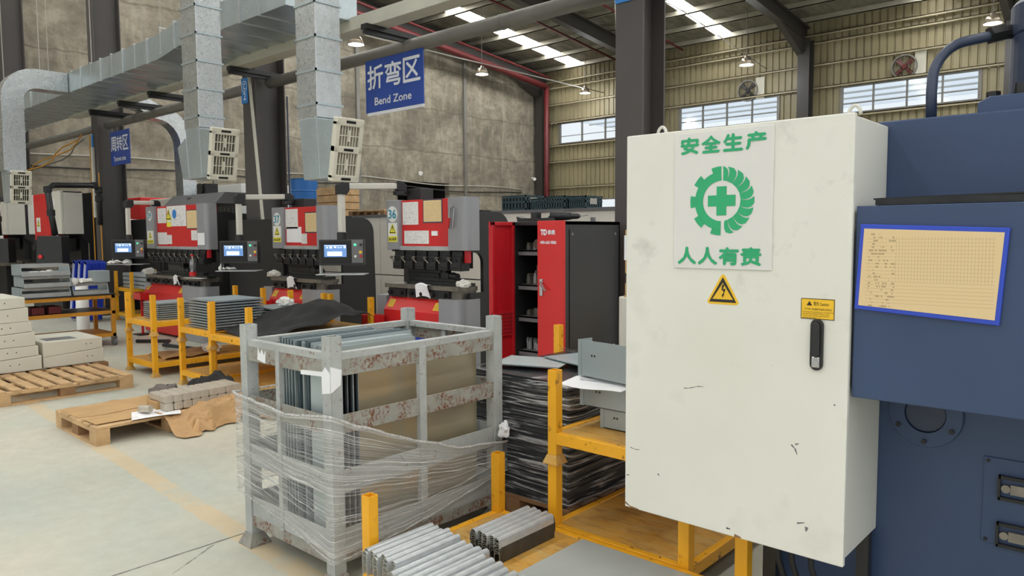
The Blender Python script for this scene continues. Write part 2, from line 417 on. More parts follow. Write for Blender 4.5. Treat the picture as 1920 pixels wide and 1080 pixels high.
# ================================================================== THE SETTING
# ---- floor
def floor_mat():
    t = NT('workshop_floor'); x = t.xyz()
    big = t.ramp(t.noise(.55, 4, .6), .35, .68)
    c = t.mix(big, col(182, 187, 176), col(200, 194, 176))
    fine = t.ramp(t.noise(9, 6, .7), .35, .7)
    c = t.mix(t.math('MULTIPLY', fine, .35), c, col(176, 172, 156))
    spots = t.ramp(t.noise(38, 2), .72, .78)
    c = t.mix(t.math('MULTIPLY', spots, .35), c, col(140, 132, 116))
    # worn tan stripe running along x
    yc = t.math('MULTIPLY_ADD', x[0], -.055, 1.655)
    w = t.math('ADD', t.math('ABSOLUTE', t.math('SUBTRACT', x[1], yc)), t.math('MULTIPLY', t.math('SUBTRACT', t.noise(14, 4), .5), .05))
    st = t.math('LESS_THAN', w, .062)
    st = t.math('MULTIPLY', st, t.ramp(t.noise(5, 4), .25, .5))
    c = t.mix(t.math('MULTIPLY', st, .8), c, col(204, 184, 148))
    # slab joint and a branching crack
    j = t.math('ADD', t.math('ABSOLUTE', t.math('ADD', x[0], 3.55)), t.math('MULTIPLY', t.math('SUBTRACT', t.noise(9, 5), .5), .03))
    c = t.mix(t.math('MULTIPLY', t.math('LESS_THAN', j, .0065), .8), c, col(70, 66, 58))
    k = t.math('ADD', x[0], t.math('MULTIPLY', t.math('SUBTRACT', x[1], 1.41), .6))
    k = t.math('ADD', t.math('ABSOLUTE', t.math('ADD', k, 3.36)), t.math('MULTIPLY', t.math('SUBTRACT', t.noise(12, 5), .5), .05))
    kk = t.math('MULTIPLY', t.math('LESS_THAN', k, .004), t.math('MULTIPLY', t.math('LESS_THAN', x[1], 1.7), t.math('GREATER_THAN', x[0], -3.6)))
    c = t.mix(t.math('MULTIPLY', kk, .7), c, col(96, 90, 80))
    r = t.math('ADD', .42, t.math('MULTIPLY', fine, .25))
    return t.fin(c, r, 0)
MT['floor'] = floor_mat()
g = G(); g.box(-24, 9, -13, 27, -.2, 0); struct(g, 'floor', 'floor')

# ---- concrete gable wall (left), with a doorway
def conc_mat():
    t = NT('bare_concrete'); mp = t.mapped((1, 1, 1.5))
    n1 = t.ramp(t.noise(.5, 6, .66, mp), .36, .66); n2 = t.ramp(t.noise(2.4, 6, .7, mp), .38, .68)
    stretch = t.mapped((1, .8, .22)); n3 = t.ramp(t.noise(3.2, 5, .7, stretch), .5, .72)
    c = t.mix(n1, col(114, 108, 96), col(166, 157, 140))
    c = t.mix(t.math('MULTIPLY', n2, .72), c, col(92, 86, 75))
    c = t.mix(t.math('MULTIPLY', n3, .45), c, col(186, 178, 160))
    x = t.xyz(); b = t.math('FRACT', t.math('MULTIPLY', t.math('ADD', x[2], t.math('MULTIPLY', t.noise(1.2, 2), .25)), .62))
    c = t.mix(t.math('MULTIPLY', t.math('LESS_THAN', b, .035), .45), c, col(84, 78, 68))
    t.bump(t.noise(6, 6, .7), .35, .05)
    return t.fin(c, .85, 0)
MT['concrete'] = conc_mat()
def roofz(y): return 11.456 - .1 * y if y > 2 else 11.256 - .1 * (2 - y)
XW, YW = -21.9, 26.565
g = G()
for y0, y1, z0 in ((-12, 2, 0), (2, 18.07, 0), (18.07, 20.74, 3.55), (20.74, YW, 0)):
    pts = [(y0, z0), (y1, z0), (y1, roofz(y1) - .05), (y0, roofz(y0) - .05)]
    g.prism(pts, 'X', XW - .25, XW)
struct(g, 'wall_left', 'concrete')
g = G(); g.box(XW - 3, XW - .25, 17.9, 17.98, 0, 3.7); g.box(XW - 3, XW - .25, 20.8, 20.9, 0, 3.7); g.box(XW - 3, XW - 2.9, 17.9, 20.9, 0, 3.7); g.box(XW - 3, XW - .25, 17.9, 20.9, 3.7, 3.8)
struct(g, 'door_1', 'curtain')
for k, y in enumerate((16.3, 21.62)):
    g = G(); g.box(XW, XW + .09, y - .07, y + .07, 0, roofz(y) - .8); struct(g, 'trim_%d' % (k + 1), 'pipe')
g = G(); g.box(XW, XW + .06, 10.9, 11.02, 0, 9.8); struct(g, 'trim_3', 'pipe')

# ---- corrugated side wall (back) with strip windows
MT['corr'] = paint('corrugated_cream', (144, 135, 106), .5, var=.2, vs=.5, wear=(110, 100, 80), wamt=.64, ws=5)
def corrugated(g, x0, x1, z0, z1, y, pitch=.235):
    n = max(1, round((x1 - x0) / pitch)); p = (x1 - x0) / n; xs = []
    for k in range(n):
        a = x0 + k * p
        xs += [(a, 0), (a + p * .70, 0), (a + p * .78, .045), (a + p * .92, .045)]
    xs.append((x1, 0))
    ia = [(g.av((x, y + d, z0)), g.av((x, y + d, z1))) for x, d in xs]
    for a, b in zip(ia, ia[1:]): g.face([a[0], b[0], b[1], a[1]])
WIN = [(-20.8, -15.9), (-14.8, -10.85), (-8.68, -4.64), (-2.7, 1.4)]
g = G()
corrugated(g, XW, 9, 0, 2.6, YW); corrugated(g, XW, -20.6, 2.6, 3.02, YW); corrugated(g, -15.9, 9, 2.6, 3.02, YW)
corrugated(g, XW, 9, 3.02, 5.5, YW); corrugated(g, XW, 9, 6.44, roofz(YW), YW)
xs = [XW] + [v for w in WIN for v in w] + [9]
for a, b in zip(xs[::2], xs[1::2]): corrugated(g, a, b, 5.5, 6.44, YW)
struct(g, 'wall_back', 'corr')
MT['girt'] = paint('girt_paint', (160, 150, 124), .5, var=.12)
for k, z in enumerate((1.2, 2.55, 3.6, 4.75, 5.46, 6.5, 7.28, 8.02, 8.3)):
    g = G(); d = .16; g.box(XW, 9, YW - .02, YW - d, z - .012, z + .012); g.box(XW, 9, YW - d, YW - d + .015, z - .06, z + .012)
    o = struct(g, 'wall_girt', 'girt')
for k, (a, b) in enumerate(WIN + [(-20.6, -15.9)]):
    z0, z1 = (5.5, 6.44) if k < 4 else (2.6, 3.02)
    w = T('window_%d' % (k + 1), None, None, ((a + b) / 2, YW, z0)); w['kind'] = 'structure'
    g = G(); f = .05; g.box(a, b, YW - .06, YW + .05, z0, z0 + f); g.box(a, b, YW - .06, YW + .05, z1 - f, z1)
    n = 4 if k < 4 else 3
    for i in range(n + 1):
        x = a + (b - a) * i / n; wd = f if i in (0, n) else .022; g.box(x - wd, x + wd, YW - .05, YW + .04, z0, z1)
    if k < 4: g.box(a, b, YW - .03, YW + .02, z0 + .33, z0 + .352)
    g.done('window_frame', 'pipe', w)
    g = G(); g.box(a + .03, b - .03, YW + .0, YW + .008, z0 + .03, z1 - .03); g.done('pane', 'glass', w)
def canopy_mat():
    t = NT('translucent_canopy'); t.n.remove(t.p)
    a = t.n.new('ShaderNodeBsdfTranslucent'); a.inputs[0].default_value = (.9, .92, .94, 1); b = t.n.new('ShaderNodeBsdfTransparent'); b.inputs[0].default_value = (.9, .92, .95, 1)
    m = t.n.new('ShaderNodeMixShader'); m.inputs[0].default_value = .45; t.l.new(a.outputs[0], m.inputs[1]); t.l.new(b.outputs[0], m.inputs[2]); t.l.new(m.outputs[0], t.out.inputs[0]); return t.m
MT['canopy'] = canopy_mat()
# outside: a pale canopy beyond the windows and the next building
g = G()
g.box(-26, 10, YW + 3.2, YW + 14, 7.9, 8.0)
struct(g, 'outdoor_canopy', 'canopy')
for k in range(7):
    g = G(); g.box(-26, 10, YW + 3.4 + 1.5 * k, YW + 3.47 + 1.5 * k, 7.82, 7.9); struct(g, 'outdoor_canopy_purlin', 'white')
g = G(); g.box(-27, 11, YW + 15, YW + 15.3, 0, 5.6); struct(g, 'wall_outdoor', 'offwhite')

# ---- roof: dark lined sheeting, skylight strips, purlins, rafters
def roof_mat():
    t = NT('roof_lining'); mp = t.mapped((1.4, .5, 1))
    n = t.ramp(t.noise(2.2, 6, .7, mp), .35, .7); c = t.mix(n, col(88, 85, 76), col(140, 135, 120))
    m2 = t.mapped((9, 1.2, 1)); t.bump(t.noise(1.4, 5, .7, m2), .9, .08)
    return t.fin(c, .55, .15)
MT['roof'] = roof_mat()
SKY = [(-20.10, -19.33), (-13.1, -12.5), (-6.3, -5.6), (.6, 1.3), (6.0, 6.7)]
def slab(g, x0, x1, y0, y1, dz=0, th=.06):
    for a, b in ((y0, min(y1, 2)), (max(y0, 2), y1)):
        if b - a > .01:
            g.prism([(a, roofz(a) + dz), (b, roofz(b) + dz), (b, roofz(b) + dz + th), (a, roofz(a) + dz + th)], 'X', x0, x1)
g = G(); xs = [XW - .3] + [v for w in SKY for v in w] + [9.3]
for a, b in zip(xs[::2], xs[1::2]): slab(g, a, b, -13.2, YW + .4)
for a, b in SKY: slab(g, a, b, -13.2, -11.5); slab(g, a, b, YW - .35, YW + .4)
struct(g, 'ceiling', 'roof')
for k, (a, b) in enumerate(SKY):
    g = G(); slab(g, a, b, -11.5, YW - .35, .02, .02); struct(g, 'window_skylight', 'skylight')
MT['purlin'] = paint('purlin_galv', (168, 164, 150), .45, metal=.3, var=.12)
y = 26.1
while y > -12:
    g = G(); z = roofz(y); g.box(XW, 9, y - .035, y + .035, z - .2, z - .17); g.box(XW, 9, y - .035, y - .02, z - .2, z - .01); g.box(XW, 9, y + .02, y + .035, z - .2, z - .185)
    struct(g, 'roof_purlin', 'purlin'); y -= 1.42
MT['rafter'] = paint('rafter_dark', (58, 55, 52), .5, var=.1)
for x in (-21.6, -16.0, -9.92, -3.9, 2.2):
    g = G()
    for a, b in ((-12, 2), (2, YW)):
        for dz0, dz1, w in ((-.24, -.21, .14), (-.72, -.69, .14), (-.70, -.22, .012)):
            g.prism([(a, roofz(a) + dz0), (b, roofz(b) + dz0), (b, roofz(b) + dz1), (a, roofz(a) + dz1)], 'X', x - w, x + w)
    for w, o in ((.14, 0),):   # haunch at the wall column
        g.prism([(YW - 2.6, roofz(YW - 2.6) - .7), (YW - .2, roofz(YW) - 1.35), (YW - .2, roofz(YW) - .65)], 'X', x - .1, x + .1)
    struct(g, 'roof_rafter', 'rafter')

# ---- steel columns
def hcol(g, x0, y0, w, d, z0, z1, t=.02):
    g.box(x0, x0 + w, y0, y0 + t, z0, z1); g.box(x0, x0 + w, y0 + d - t, y0 + d, z0, z1); g.box(x0 + w / 2 - .01, x0 + w / 2 + .01, y0 + t, y0 + d - t, z0, z1)
COLS = [(-3.617, 5.38, .27, .36), (-9.93, 5.42, .35, .46), (-15.8, 5.45, .30, .5), (-21.75, 5.45, .34, .5)]
for x, y, w, d in COLS:
    g = G(); hcol(g, x, y, w, d, 0, roofz(y) - .7); g.box(x - .08, x + w + .08, y - .08, y + d + .08, 0, .03)
    o = struct(g, 'column', 'column', bevel=.004)
for x in (-21.75, -15.98, -9.98, -3.95):
    g = G(); hcol(g, x, YW - .6, .4, .42, 0, roofz(YW) - .7); struct(g, 'wall_column', 'rafter')
def tag_plate(x, y, z0, z1, w, letters, label):
    r = T('column_tag', label, 'sign', (x, y, z0))
    g = G(); g.box(x, x + w, y - .006, y, z0, z1); g.done('plate', 'sign_light', r)
    if letters:
        g = G(); lettering(g, '2', x + w * .36, x + w * .68, z0 + .05, z0 + .15, y - .008, .004)
        lettering(g, 'C', x + w * .34, x + w * .66, z1 - .155, z1 - .075, y - .008, .003)
        n = 24; cx, cz = x + w * .5, z1 - .115
        for k in range(n):
            a, b = 2 * math.pi * k / n, 2 * math.pi * (k + 1) / n
            g.poly([(cx + r_ * math.cos(t) , y - .008, cz + r_ * math.sin(t)) for r_, t in ((.066, a), (.076, a), (.076, b), (.066, b))])
        g.done('lettering', 'letter_w', r)
tag_plate(-9.94, 5.415, 3.39, 3.74, .17, True, 'light blue column tag reading C 2 high on the dark steel column')
tag_plate(-3.617, 5.375, 3.47, 3.95, .17, False, 'light blue tag at the very top of the big grey column beside the white cabinet')
tag_plate(-15.8, 5.445, 3.10, 3.5, .09, False, 'narrow blue tag on the dark column beside the turnover area sign')
g = G(); g.tube([(-3.56, 5.46, .05), (-3.56, 5.46, 2.0), (-3.655, 5.46, 3.6), (-3.69, 5.46, 4.6), (-3.70, 5.46, 10.2)], .028, 10)
one(g, 'drain_pipe', 'offwhite', 'white vertical pipe running up the left edge of the big grey column', 'pipe', smooth=True)
g = G(); g.bar((-9.20, 5.38, .02), (-9.665, 5.38, 3.74), .04, .02); one(g, 'cable_trunking', 'beam', 'pale cable trunking leaning down the front of the C 2 column', 'trunking')
g = G(); g.box(-15.74, -15.66, 5.40, 5.44, 1.9, 3.25); one(g, 'cable_trunking', 'offwhite', 'white trunking on the dark column left of the turnover area sign', 'trunking')
g = G(); g.tube([(-15.82, 5.42, .2), (-15.82, 5.42, 3.5)], .012, 6); one(g, 'conduit', 'yelwire', 'thin yellow conduit up the left edge of the column by the turnover sign', 'pipe')
g = G(); g.tube([(-15.44, 5.42, .2), (-15.44, 5.42, 2.75)], .012, 6); one(g, 'conduit', 'yelwire', 'thin yellow conduit below the right corner of the turnover area sign', 'pipe')
g = G(); g.tube([(-9.5, 5.86, .2), (-9.5, 5.86, 3.5)], .014, 6); one(g, 'conduit', 'blue_dark', 'thin dark blue cable down the right side of the C 2 column', 'cable')

# ---- crane runway beam and the pipe below it
BX = [(-15.75, -9.3), (-9.3, -3.0), (-3.0, 2.0)]
g = G(); g.box(-15.9, 2.0, 5.1, 5.32, 3.8, 3.945); r = one(g, 'runway_beam', 'beam', 'long cream box beam running above the bend zone sign', 'beam', bevel=.006)
for x in (-14.6, -13.3, -12.1, -9.55, -6.6, -3.3):
    g = G(); g.box(x - .05, x + .05, 5.02, 5.75, 3.745, 3.80); g.box(x - .02, x + .02, 5.02, 5.75, 3.70, 3.745)
    one(g, 'bracket', 'black', 'dark bracket under the cream beam %s' % {-14.6: 'nearest the left dark column', -13.3: 'above the turnover area sign', -12.1: 'just right of the turnover area sign', -9.55: 'on top of the C 2 column', -6.6: 'above the middle of the bend zone sign', -3.3: 'by the big grey column'}[x], 'bracket')
PZ, PY = 3.66, 5.62
for x0, x1, lab in ((-21.6, -15.85, 'grey round pipe left of the turnover area sign'), (-15.45, -9.95, 'grey round pipe carrying the turnover area sign'), (-9.55, -3.66, 'grey round pipe carrying the bend zone sign'), (-3.3, 2, 'grey round pipe right of the big column')):
    p = T('round_pipe', lab, 'pipe', ((x0 + x1) / 2, PY, PZ))
    g = G(); g.cyl((x0, PY, PZ), (x1, PY, PZ), .075, 16); g.done('pipe_body', 'pipe', p, smooth=True)
    for k in range(1, 4):
        g = G(); xx = x0 + (x1 - x0) * k / 4; g.cyl((xx - .02, PY, PZ), (xx + .02, PY, PZ), .079, 16); g.done('weld_collar', 'pipe', p)
for k, (z, y) in enumerate(((3.52, 5.45), (3.44, 5.5), (3.40, 5.3))):
    g = G(); pts = [(-21.0 + 4.9 * i / 8, y + .1 * math.sin(i * 1.3 + k), z - .5 + .5 * (i / 8) - .08 * math.sin(math.pi * i / 8)) for i in range(9)]
    g.tube(pts, .014, 6); one(g, 'cable', 'yelwire' if k != 1 else 'pipe', ['upper yellow cable slung to the left column', 'grey cable slung between the yellow cables', 'lower yellow cable slung to the left column'][k], 'cable')

# ---- hanging signs
def hang_sign(x0, x1, z0, z1, y, cn, en, label, tilt=0.0, bottom=False):
    r = T('hanging_sign', label, 'sign', ((x0 + x1) / 2, y, z0)); w = x1 - x0; h = z1 - z0
    g = G(); g.box(x0, x1, y, y + .02, z0, z1); g.done('board', 'sign_blue', r, bevel=.003)
    g = G(); n = len(cn)
    for k, ch in enumerate(cn):
        cw = w * .95 / n; a = x0 + w * .03 + cw * k
        lettering(g, ch, a + cw * .05, a + cw * .93, z0 + h * .42, z0 + h * .84, y - .004, w * .0055)
    g.done('characters', 'letter_w', r); g = G()
    lettering(g, en, x0 + w * .17, x0 + w * .81, z0 + h * .12, z0 + h * .255, y - .004, .002)
    g.done('caption', 'letter_w', r)
    if bottom:
        g = G(); g.box(x0 + .03, x1, y + .002, y + .018, z0 - .035, z0); g.done('bottom_edge', 'letter_w', r)
    for f in (.1, .4, .7, .95):
        g = G(); g.tube([(x0 + w * f, y + .01, z1), (x0 + w * f, y + .01, PZ - .06)], .004, 6); g.done('tie', 'wire', r)
hang_sign(-7.32, -6.29, 2.99, 3.63, 5.58, '折弯区', 'Bend Zone', 'large blue sign reading Bend Zone hanging from the grey pipe', bottom=True)
hang_sign(-15.24, -14.36, 2.87, 3.50, 5.58, '周转区', 'Turnover area', 'blue sign reading Turnover area hanging at the left beside a dark column')

# ---- ventilation ducts
def duct_main():
    r = T('duct_main', 'long horizontal galvanised ventilation duct running to the left wall', 'duct', (-14, 4.7, 3.82))
    g = G(); g.box(-21.6, -10.05, 4.3, 5.2, 3.84, 4.15); g.done('trunk', 'galv_fine', r, bevel=.004)
    g = G()
    i = [[g.av(p) for p in ((x, 4.3, 3.84 + d), (x, 5.2, 3.84 + d), (x, 5.2, 4.15 + d), (x, 4.3, 4.15 + d))] for x, d in ((-10.05, 0), (-9.4, .07), (-6.95, .07))]
    for a, b in zip(i, i[1:]):
        for k in range(4): g.face([a[k], a[(k + 1) % 4], b[(k + 1) % 4], b[k]])
    g.face(i[-1]); g.done('raised_section', 'galv_fine', r, bevel=.004)
    for k in range(34):
        x = -21.0 + k * .41; d = 0 if x < -10.05 else .07
        g = G(); q = .015 if k % 2 == 0 else .005
        for a in (((x - q, x + q, 4.285, 5.215, 3.825 + d, 3.84 + d)), (x - q, x + q, 4.3 - q, 4.3, 3.84 + d, 4.15 + d), (x - q, x + q, 4.285, 5.215, 4.15 + d, 4.165 + d)): g.box(*a)
        g.done('flange', 'steel_lt', r)
    for x, y in ((-20.2, 4.5), (-17.6, 4.5), (-16.6, 5.0), (-15.4, 4.5), (-12.9, 4.5), (-12.2, 5.0), (-10.6, 4.6)):
        g = G(); g.tube([(x, y, 4.15), (x + .03, y, 10.6)], .007, 6); g.done('hanger_rod', 'wire', r)
duct_main()
def path_duct(g, pts, w, d, side):
    """rectangular duct along pts; side = horizontal unit vector across"""
    s = Vector(side); rings = []
    for k, p in enumerate(pts):
        p = Vector(p); t = (Vector(pts[min(k + 1, len(pts) - 1)]) - Vector(pts[max(k - 1, 0)])).normalized(); u = t.cross(s).normalized()
        rings.append([g.av(p + s * a * w / 2 + u * b * d / 2) for a, b in ((-1, -1), (1, -1), (1, 1), (-1, 1))])
    for a, b in zip(rings, rings[1:]):
        for k in range(4): g.face([a[k], a[(k + 1) % 4], b[(k + 1) % 4], b[k]])
    g.face(rings[0]); g.face(rings[-1])
def nozzle(r, x0, x1, y0, y1, ztop, left=False):
    """diffuser head under a drop duct: a wedge with a grille plate facing +x and tilted"""
    zt, zb = ztop, ztop - .5; dx = .24; ym = .03
    g = G(); g.prism([(x0, zt), (x1, zt), (x1, zt - .02), (x1 + .03, zb), (x0 + .05, zb)], 'Y', y0, y1); g.done('diffuser_body', 'galv_fine', r, bevel=.003)
    g = G(); a = [(x1, zt - .01), (x1 + dx, zt - .05), (x1 + dx * .62, zb), (x1 + .03, zb)]; g.prism(a, 'Y', y0, y1); g.done('diffuser_wing', 'galv_fine', r, bevel=.003)
    if left:
        g = G(); a = [(x0, zt - .08), (x0 - .2, zt - .17), (x0 - .09, zb), (x0 + .05, zb)]; g.prism(a, 'Y', y0, y1); g.done('diffuser_wing', 'galv_fine', r, bevel=.003)
    P = Vector((x1 + dx, 0, zt - .05)); Q = Vector((x1 + dx * .62, 0, zb)); dn = (Q - P); ln = dn.length; dn.normalize(); nn = Vector((-dn.z, 0, dn.x))
    if nn.x < 0: nn = -nn
    yy0, yy1 = y0 - .01, y1 + .015; W_ = yy1 - yy0
    M = Matrix(((0, nn.x, dn.x, P.x), (1, 0, 0, yy0), (0, nn.z, dn.z, P.z), (0, 0, 0, 1)))   # local: x across(+Y), y out, z down the plate
    g = G(M); f = .04
    g.box(0, W_, 0, .06, -.03, .035); g.box(0, W_, 0, .06, ln - .035, ln + .02); g.box(0, f, 0, .06, 0, ln); g.box(W_ - f, W_, 0, .06, 0, ln); g.box(0, W_, 0, .06, ln * .48 - .028, ln * .48 + .028)
    p = g.done('grille_plate', 'grille', r, bevel=.008)
    g = G(M); g.box(f * .5, W_ - f * .5, .005, .02, 0, ln); g.done('grille_opening', 'curtain', p)
    g = G(M); n = 7
    for (a, b) in ((.03, ln * .48 - .03), (ln * .48 + .03, ln - .03)):
        for k in range(1, n):
            x = f + (W_ - 2 * f) * k / n; g.box(x - .0035, x + .0035, .02, .05, a, b)
        g.box(f, W_ - f, .02, .05, (a + b) / 2 - .004, (a + b) / 2 + .004); g.box(W_ / 2 - .010, W_ / 2 + .010, .02, .056, (a + b) / 2 - .045, (a + b) / 2 + .045)
    g.done('louvre', 'grille', p)
    for z in (.0, ln * .48, ln - .005): g = G(M); g.box(W_ * .33, W_ * .67, .059, .063, z - .010, z + .010); g.done('slot', 'curtain', p)
def drop(x0, x1, y0, y1, zn, ztop, label, left=False):
    r = T('duct_drop', label, 'duct', ((x0 + x1) / 2, (y0 + y1) / 2, zn - .5))
    g = G(); g.box(x0, x1, y0, y1, zn, ztop); g.done('riser', 'galv', r, bevel=.004)
    z = zn + .1
    while z < ztop:
        g = G(); e = .012
        for a in ((x0 - e, x1 + e, y0 - e, y0, z, z + .018), (x1, x1 + e, y0 - e, y1 + e, z, z + .018), (x0 - e, x0, y0 - e, y1, z, z + .018)): g.box(*a)
        g.done('flange', 'galv_fine', r); z += .27
    nozzle(r, x0 + .02, x1 - .01, y0, y1, zn, left); return r
drop(-5.52, -5.235, 3.5, 3.74, 2.50, 5.6, 'nearest galvanised drop duct, its grille left of the bend zone sign')
drop(-7.60, -7.28, 3.5, 3.76, 2.62, 5.6, 'middle galvanised drop duct with a beige grille, above machine 39', True)
g = G(); g.box(-9.6, -5.2, 3.3, 3.95, 5.6, 6.1); one(g, 'duct_header', 'galv', 'galvanised header duct above the two nearest drop ducts', 'duct', bevel=.004)
r = T('duct_drop', 'leftmost galvanised drop duct curving down at the edge of the picture', 'duct', (-13.5, 3.5, 2.1))
g = G(); pts = [(-13.5, 4.29, 3.99), (-13.5, 3.95, 3.99)] + [(-13.5, 3.85 - .34 * math.sin(a), 3.99 - .34 * (1 - math.cos(a))) for a in [math.pi / 2 * k / 6 for k in range(7)]] + [(-13.5, 3.51, 3.2), (-13.5, 3.5, 2.55)]
path_duct(g, pts, .3, .3, (1, 0, 0)); g.done('riser', 'galv', r)
nozzle(r, -13.63, -13.37, 3.38, 3.63, 2.56)
r = T('duct_branch', 'galvanised branch duct curving down behind the middle drop duct', 'duct', (-14.0, 6.0, 2.1))
g = G(); pts = [(-14.0, 5.215, 3.99), (-14.0, 5.62, 3.92)] + [(-14.0, 5.88 + .55 * math.sin(a), 3.78 - .6 * (1 - math.cos(a))) for a in [math.pi / 2 * k / 6 for k in range(7)]] + [(-14.0, 6.44, 2.7), (-14.0, 6.45, 2.1)]
path_duct(g, pts, .3, .26, (1, 0, 0)); g.done('riser', 'galv', r)

# ---- red fire pipes
def pipe(pts, r, label, mat='red_pipe', name='fire_pipe'):
    g = G(); g.tube(pts, r, 10); return one(g, name, mat, label, 'pipe', smooth=True)
pipe([(-21.12, 26.0, .1), (-21.12, 26.0, 8.0)], .12, 'red fire pipe standing in the far corner of the hall')
pipe([(-21.12, 26.0, 8.0), (-21.12, 14, 9.2), (-21.12, 6.6, 9.95)], .13, 'thick red fire pipe along the top of the concrete wall')
pipe([(-20.9, 26.0, 8.35), (-20.9, 4, 10.45)], .045, 'thin red fire pipe above the thick one on the concrete wall')
pipe([(-17.2, 26.2, 8.45), (-17.2, 4, 10.6)], .045, 'thin red fire pipe below the roof between skylight and rafter')
pipe([(-14.4, 26.0, 8.5), (-14.4, 4, 10.65)], .04, 'thin red fire pipe beside the second skylight strip')
pipe([(-18.4, 26.54, 7.47), (-18.4, 4, 7.50)], .02, 'thin pale conduit carrying the three far lamps', 'wire', 'conduit')
pipe([(-11.2, 26.3, 7.35), (-11.06, 20, 8.0), (-11.0, 8, 8.4)], .015, 'thin pale cable sloping down to the far wall column', 'wire', 'conduit')
for k, (z0, z1) in enumerate(((3.42, 3.3), (3.75, 3.5))):
    pts = [(XW + .03, 1 + i * 1.05, z0 + (z1 - z0) * i / 20 + .06 * math.sin(i * .9 + k)) for i in range(24)]
    g = G(); g.tube(pts, .022, 6); one(g, 'wall_cable', ['cord', 'wire'][k], ['dark sagging cable along the concrete wall', 'pale cable along the concrete wall above the dark one'][k], 'cable')

# ---- high bay lamps
def high_bay(x, y, z, s, label, up):
    r = T('high_bay_lamp', label, 'lamp', (x, y, z), 0, 'high bay lamps')
    g = G(); g.lathe([(.03 * s, .34 * s), (.06 * s, .32 * s), (.075 * s, .24 * s), (.16 * s, .225 * s), (.19 * s, .16 * s), (.25 * s, 0), (.245 * s, .0), (.185 * s, .155 * s), (.155 * s, .215 * s), (.05 * s, .225 * s)], (x, y, z), 28)
    g.done('shade', 'lamp_shell', r, smooth=True)
    g = G(); g.lathe([(.235 * s, .02 * s), (.001, .02 * s)], (x, y, z), 24); g.done('bulb', 'lamp_on', r)
    g = G(); g.cyl((x, y, z + .33 * s), (x, y, z + up), .012, 8); g.done('stem', 'pipe', r)
    ld = bpy.data.lights.new('lamp_light', 'POINT'); ld.energy = 90; ld.shadow_soft_size = .15; ld.color = (.95, .97, 1)
    lo = bpy.data.objects.new('lamp_light', ld); C.objects.link(lo); lo.location = (0, 0, -.08); lo.parent = r
high_bay(-18.4, 13.71, 7.15, .95, 'lit high bay lamp just left of the bend zone sign', 2.9)
high_bay(-18.4, 19.07, 7.1, .9, 'lit high bay lamp just right of the bend zone sign', 2.4)
high_bay(-18.5, 25.3, 7.3, .9, 'lit high bay lamp near the far corner, left of the big column', 1.6)
high_bay(-11.06, 24.3, 7.15, .95, 'lit high bay lamp above the far fan, right of the big column', 1.85)
high_bay(-3.94, 23.9, 7.1, .9, 'lit high bay lamp at the top right behind the blue cylinder', 1.95)
r = T('warehouse_lamp', 'large pale bell lamp hanging between the two nearest drop ducts', 'lamp', (-8.95, 5.4, 4.42))
g = G(); z = 4.42; g.lathe([(.03, .36), (.05, .30), (.07, .26), (.10, .22), (.17, .15), (.235, .05), (.25, 0), (.24, 0), (.225, .045), (.15, .14), (.06, .20)], (-8.95, 5.4, z), 32); g.done('shade', 'lamp_shell', r, smooth=True)
g = G(); g.lathe([(.001, .20), (.05, .19), (.05, .10), (.03, .05), (.001, .04)], (-8.95, 5.4, z), 16); g.done('bulb', 'btn_white', r, smooth=True)
g = G(); g.cyl((-8.95, 5.4, z + .36), (-8.95, 5.4, 9.9), .012, 8); g.done('stem', 'pipe', r)

# ---- wall fans
def wall_fan(x, z, blade, label):
    y = YW - .14
    r = T('wall_fan', label, 'fan', (x, y, z - .4), 0, 'wall fans')
    g = G(); n = 28
    for k in range(n):
        a, b = 2 * math.pi * k / n, 2 * math.pi * (k + 1) / n
        pa = [(x + q * math.cos(t), y + d, z + q * math.sin(t)) for t in (a, b) for q, d in ((.34, .0), (.39, .0), (.39, .1), (.34, .1))]
        i = [g.av(p) for p in pa]
        for f in ((0, 1, 5, 4), (1, 2, 6, 5), (3, 0, 4, 7)): g.face([i[q] for q in f])
    g.done('shroud', 'pipe', r)
    for k in range(4):
        a = math.pi / 4 + k * math.pi / 2; c, s = math.cos(a), math.sin(a); M = Matrix.Translation((x, y + .05, z)) @ Matrix.Rotation(-a, 4, 'Y') @ Matrix.Rotation(.4, 4, 'X')
        g = G(M); g.prism([(.05, -.04), (.31, -.10), (.33, .06), (.05, .05)], 'Y', -.006, .006); g.done('blade', blade, r)
    g = G(); g.cyl((x, y, z), (x, y + .1, z), .07, 14); g.done('hub', blade, r)
    g = G(); g.box(x + .3, x + .62, y + .05, y + .1, z - .35, z + .42); g.done('backplate', 'beam', r)
    g = G()
    for q in (.15, .28): g.lathe([(q, -.01), (q + .008, -.01), (q + .008, 0), (q, 0), (q, -.01)], (x, y, z), 20, (0, 1, 0))
    for k in range(8):
        a = k * math.pi / 4; g.bar((x + .06 * math.cos(a), y - .01, z + .06 * math.sin(a)), (x + .36 * math.cos(a), y - .01, z + .36 * math.sin(a)), .007)
    g.done('guard', 'pipe', r)
wall_fan(-11.98, 6.72, 'black', 'round wall fan with dark blades above the middle strip window')
wall_fan(-6.74, 6.80, 'red_pipe', 'round wall fan with red blades above the right strip window')
# small cameras on the concrete wall
for y, z, lab in ((19.1, 3.87, 'white security camera on the concrete wall above the dark doorway'), (25.8, 4.0, 'white security camera on the concrete wall near the far corner')):
    r = T('security_camera', lab, 'camera', (XW + .1, y, z))
    g = G(); g.cyl((XW + .12, y, z), (XW + .5, y - .3, z - .06), .07, 12); g.done('camera_body', 'white', r)
    g = G(); g.bar((XW, y + .1, z + .05), (XW + .25, y, z + .02), .04); g.done('wall_bracket', 'white', r)

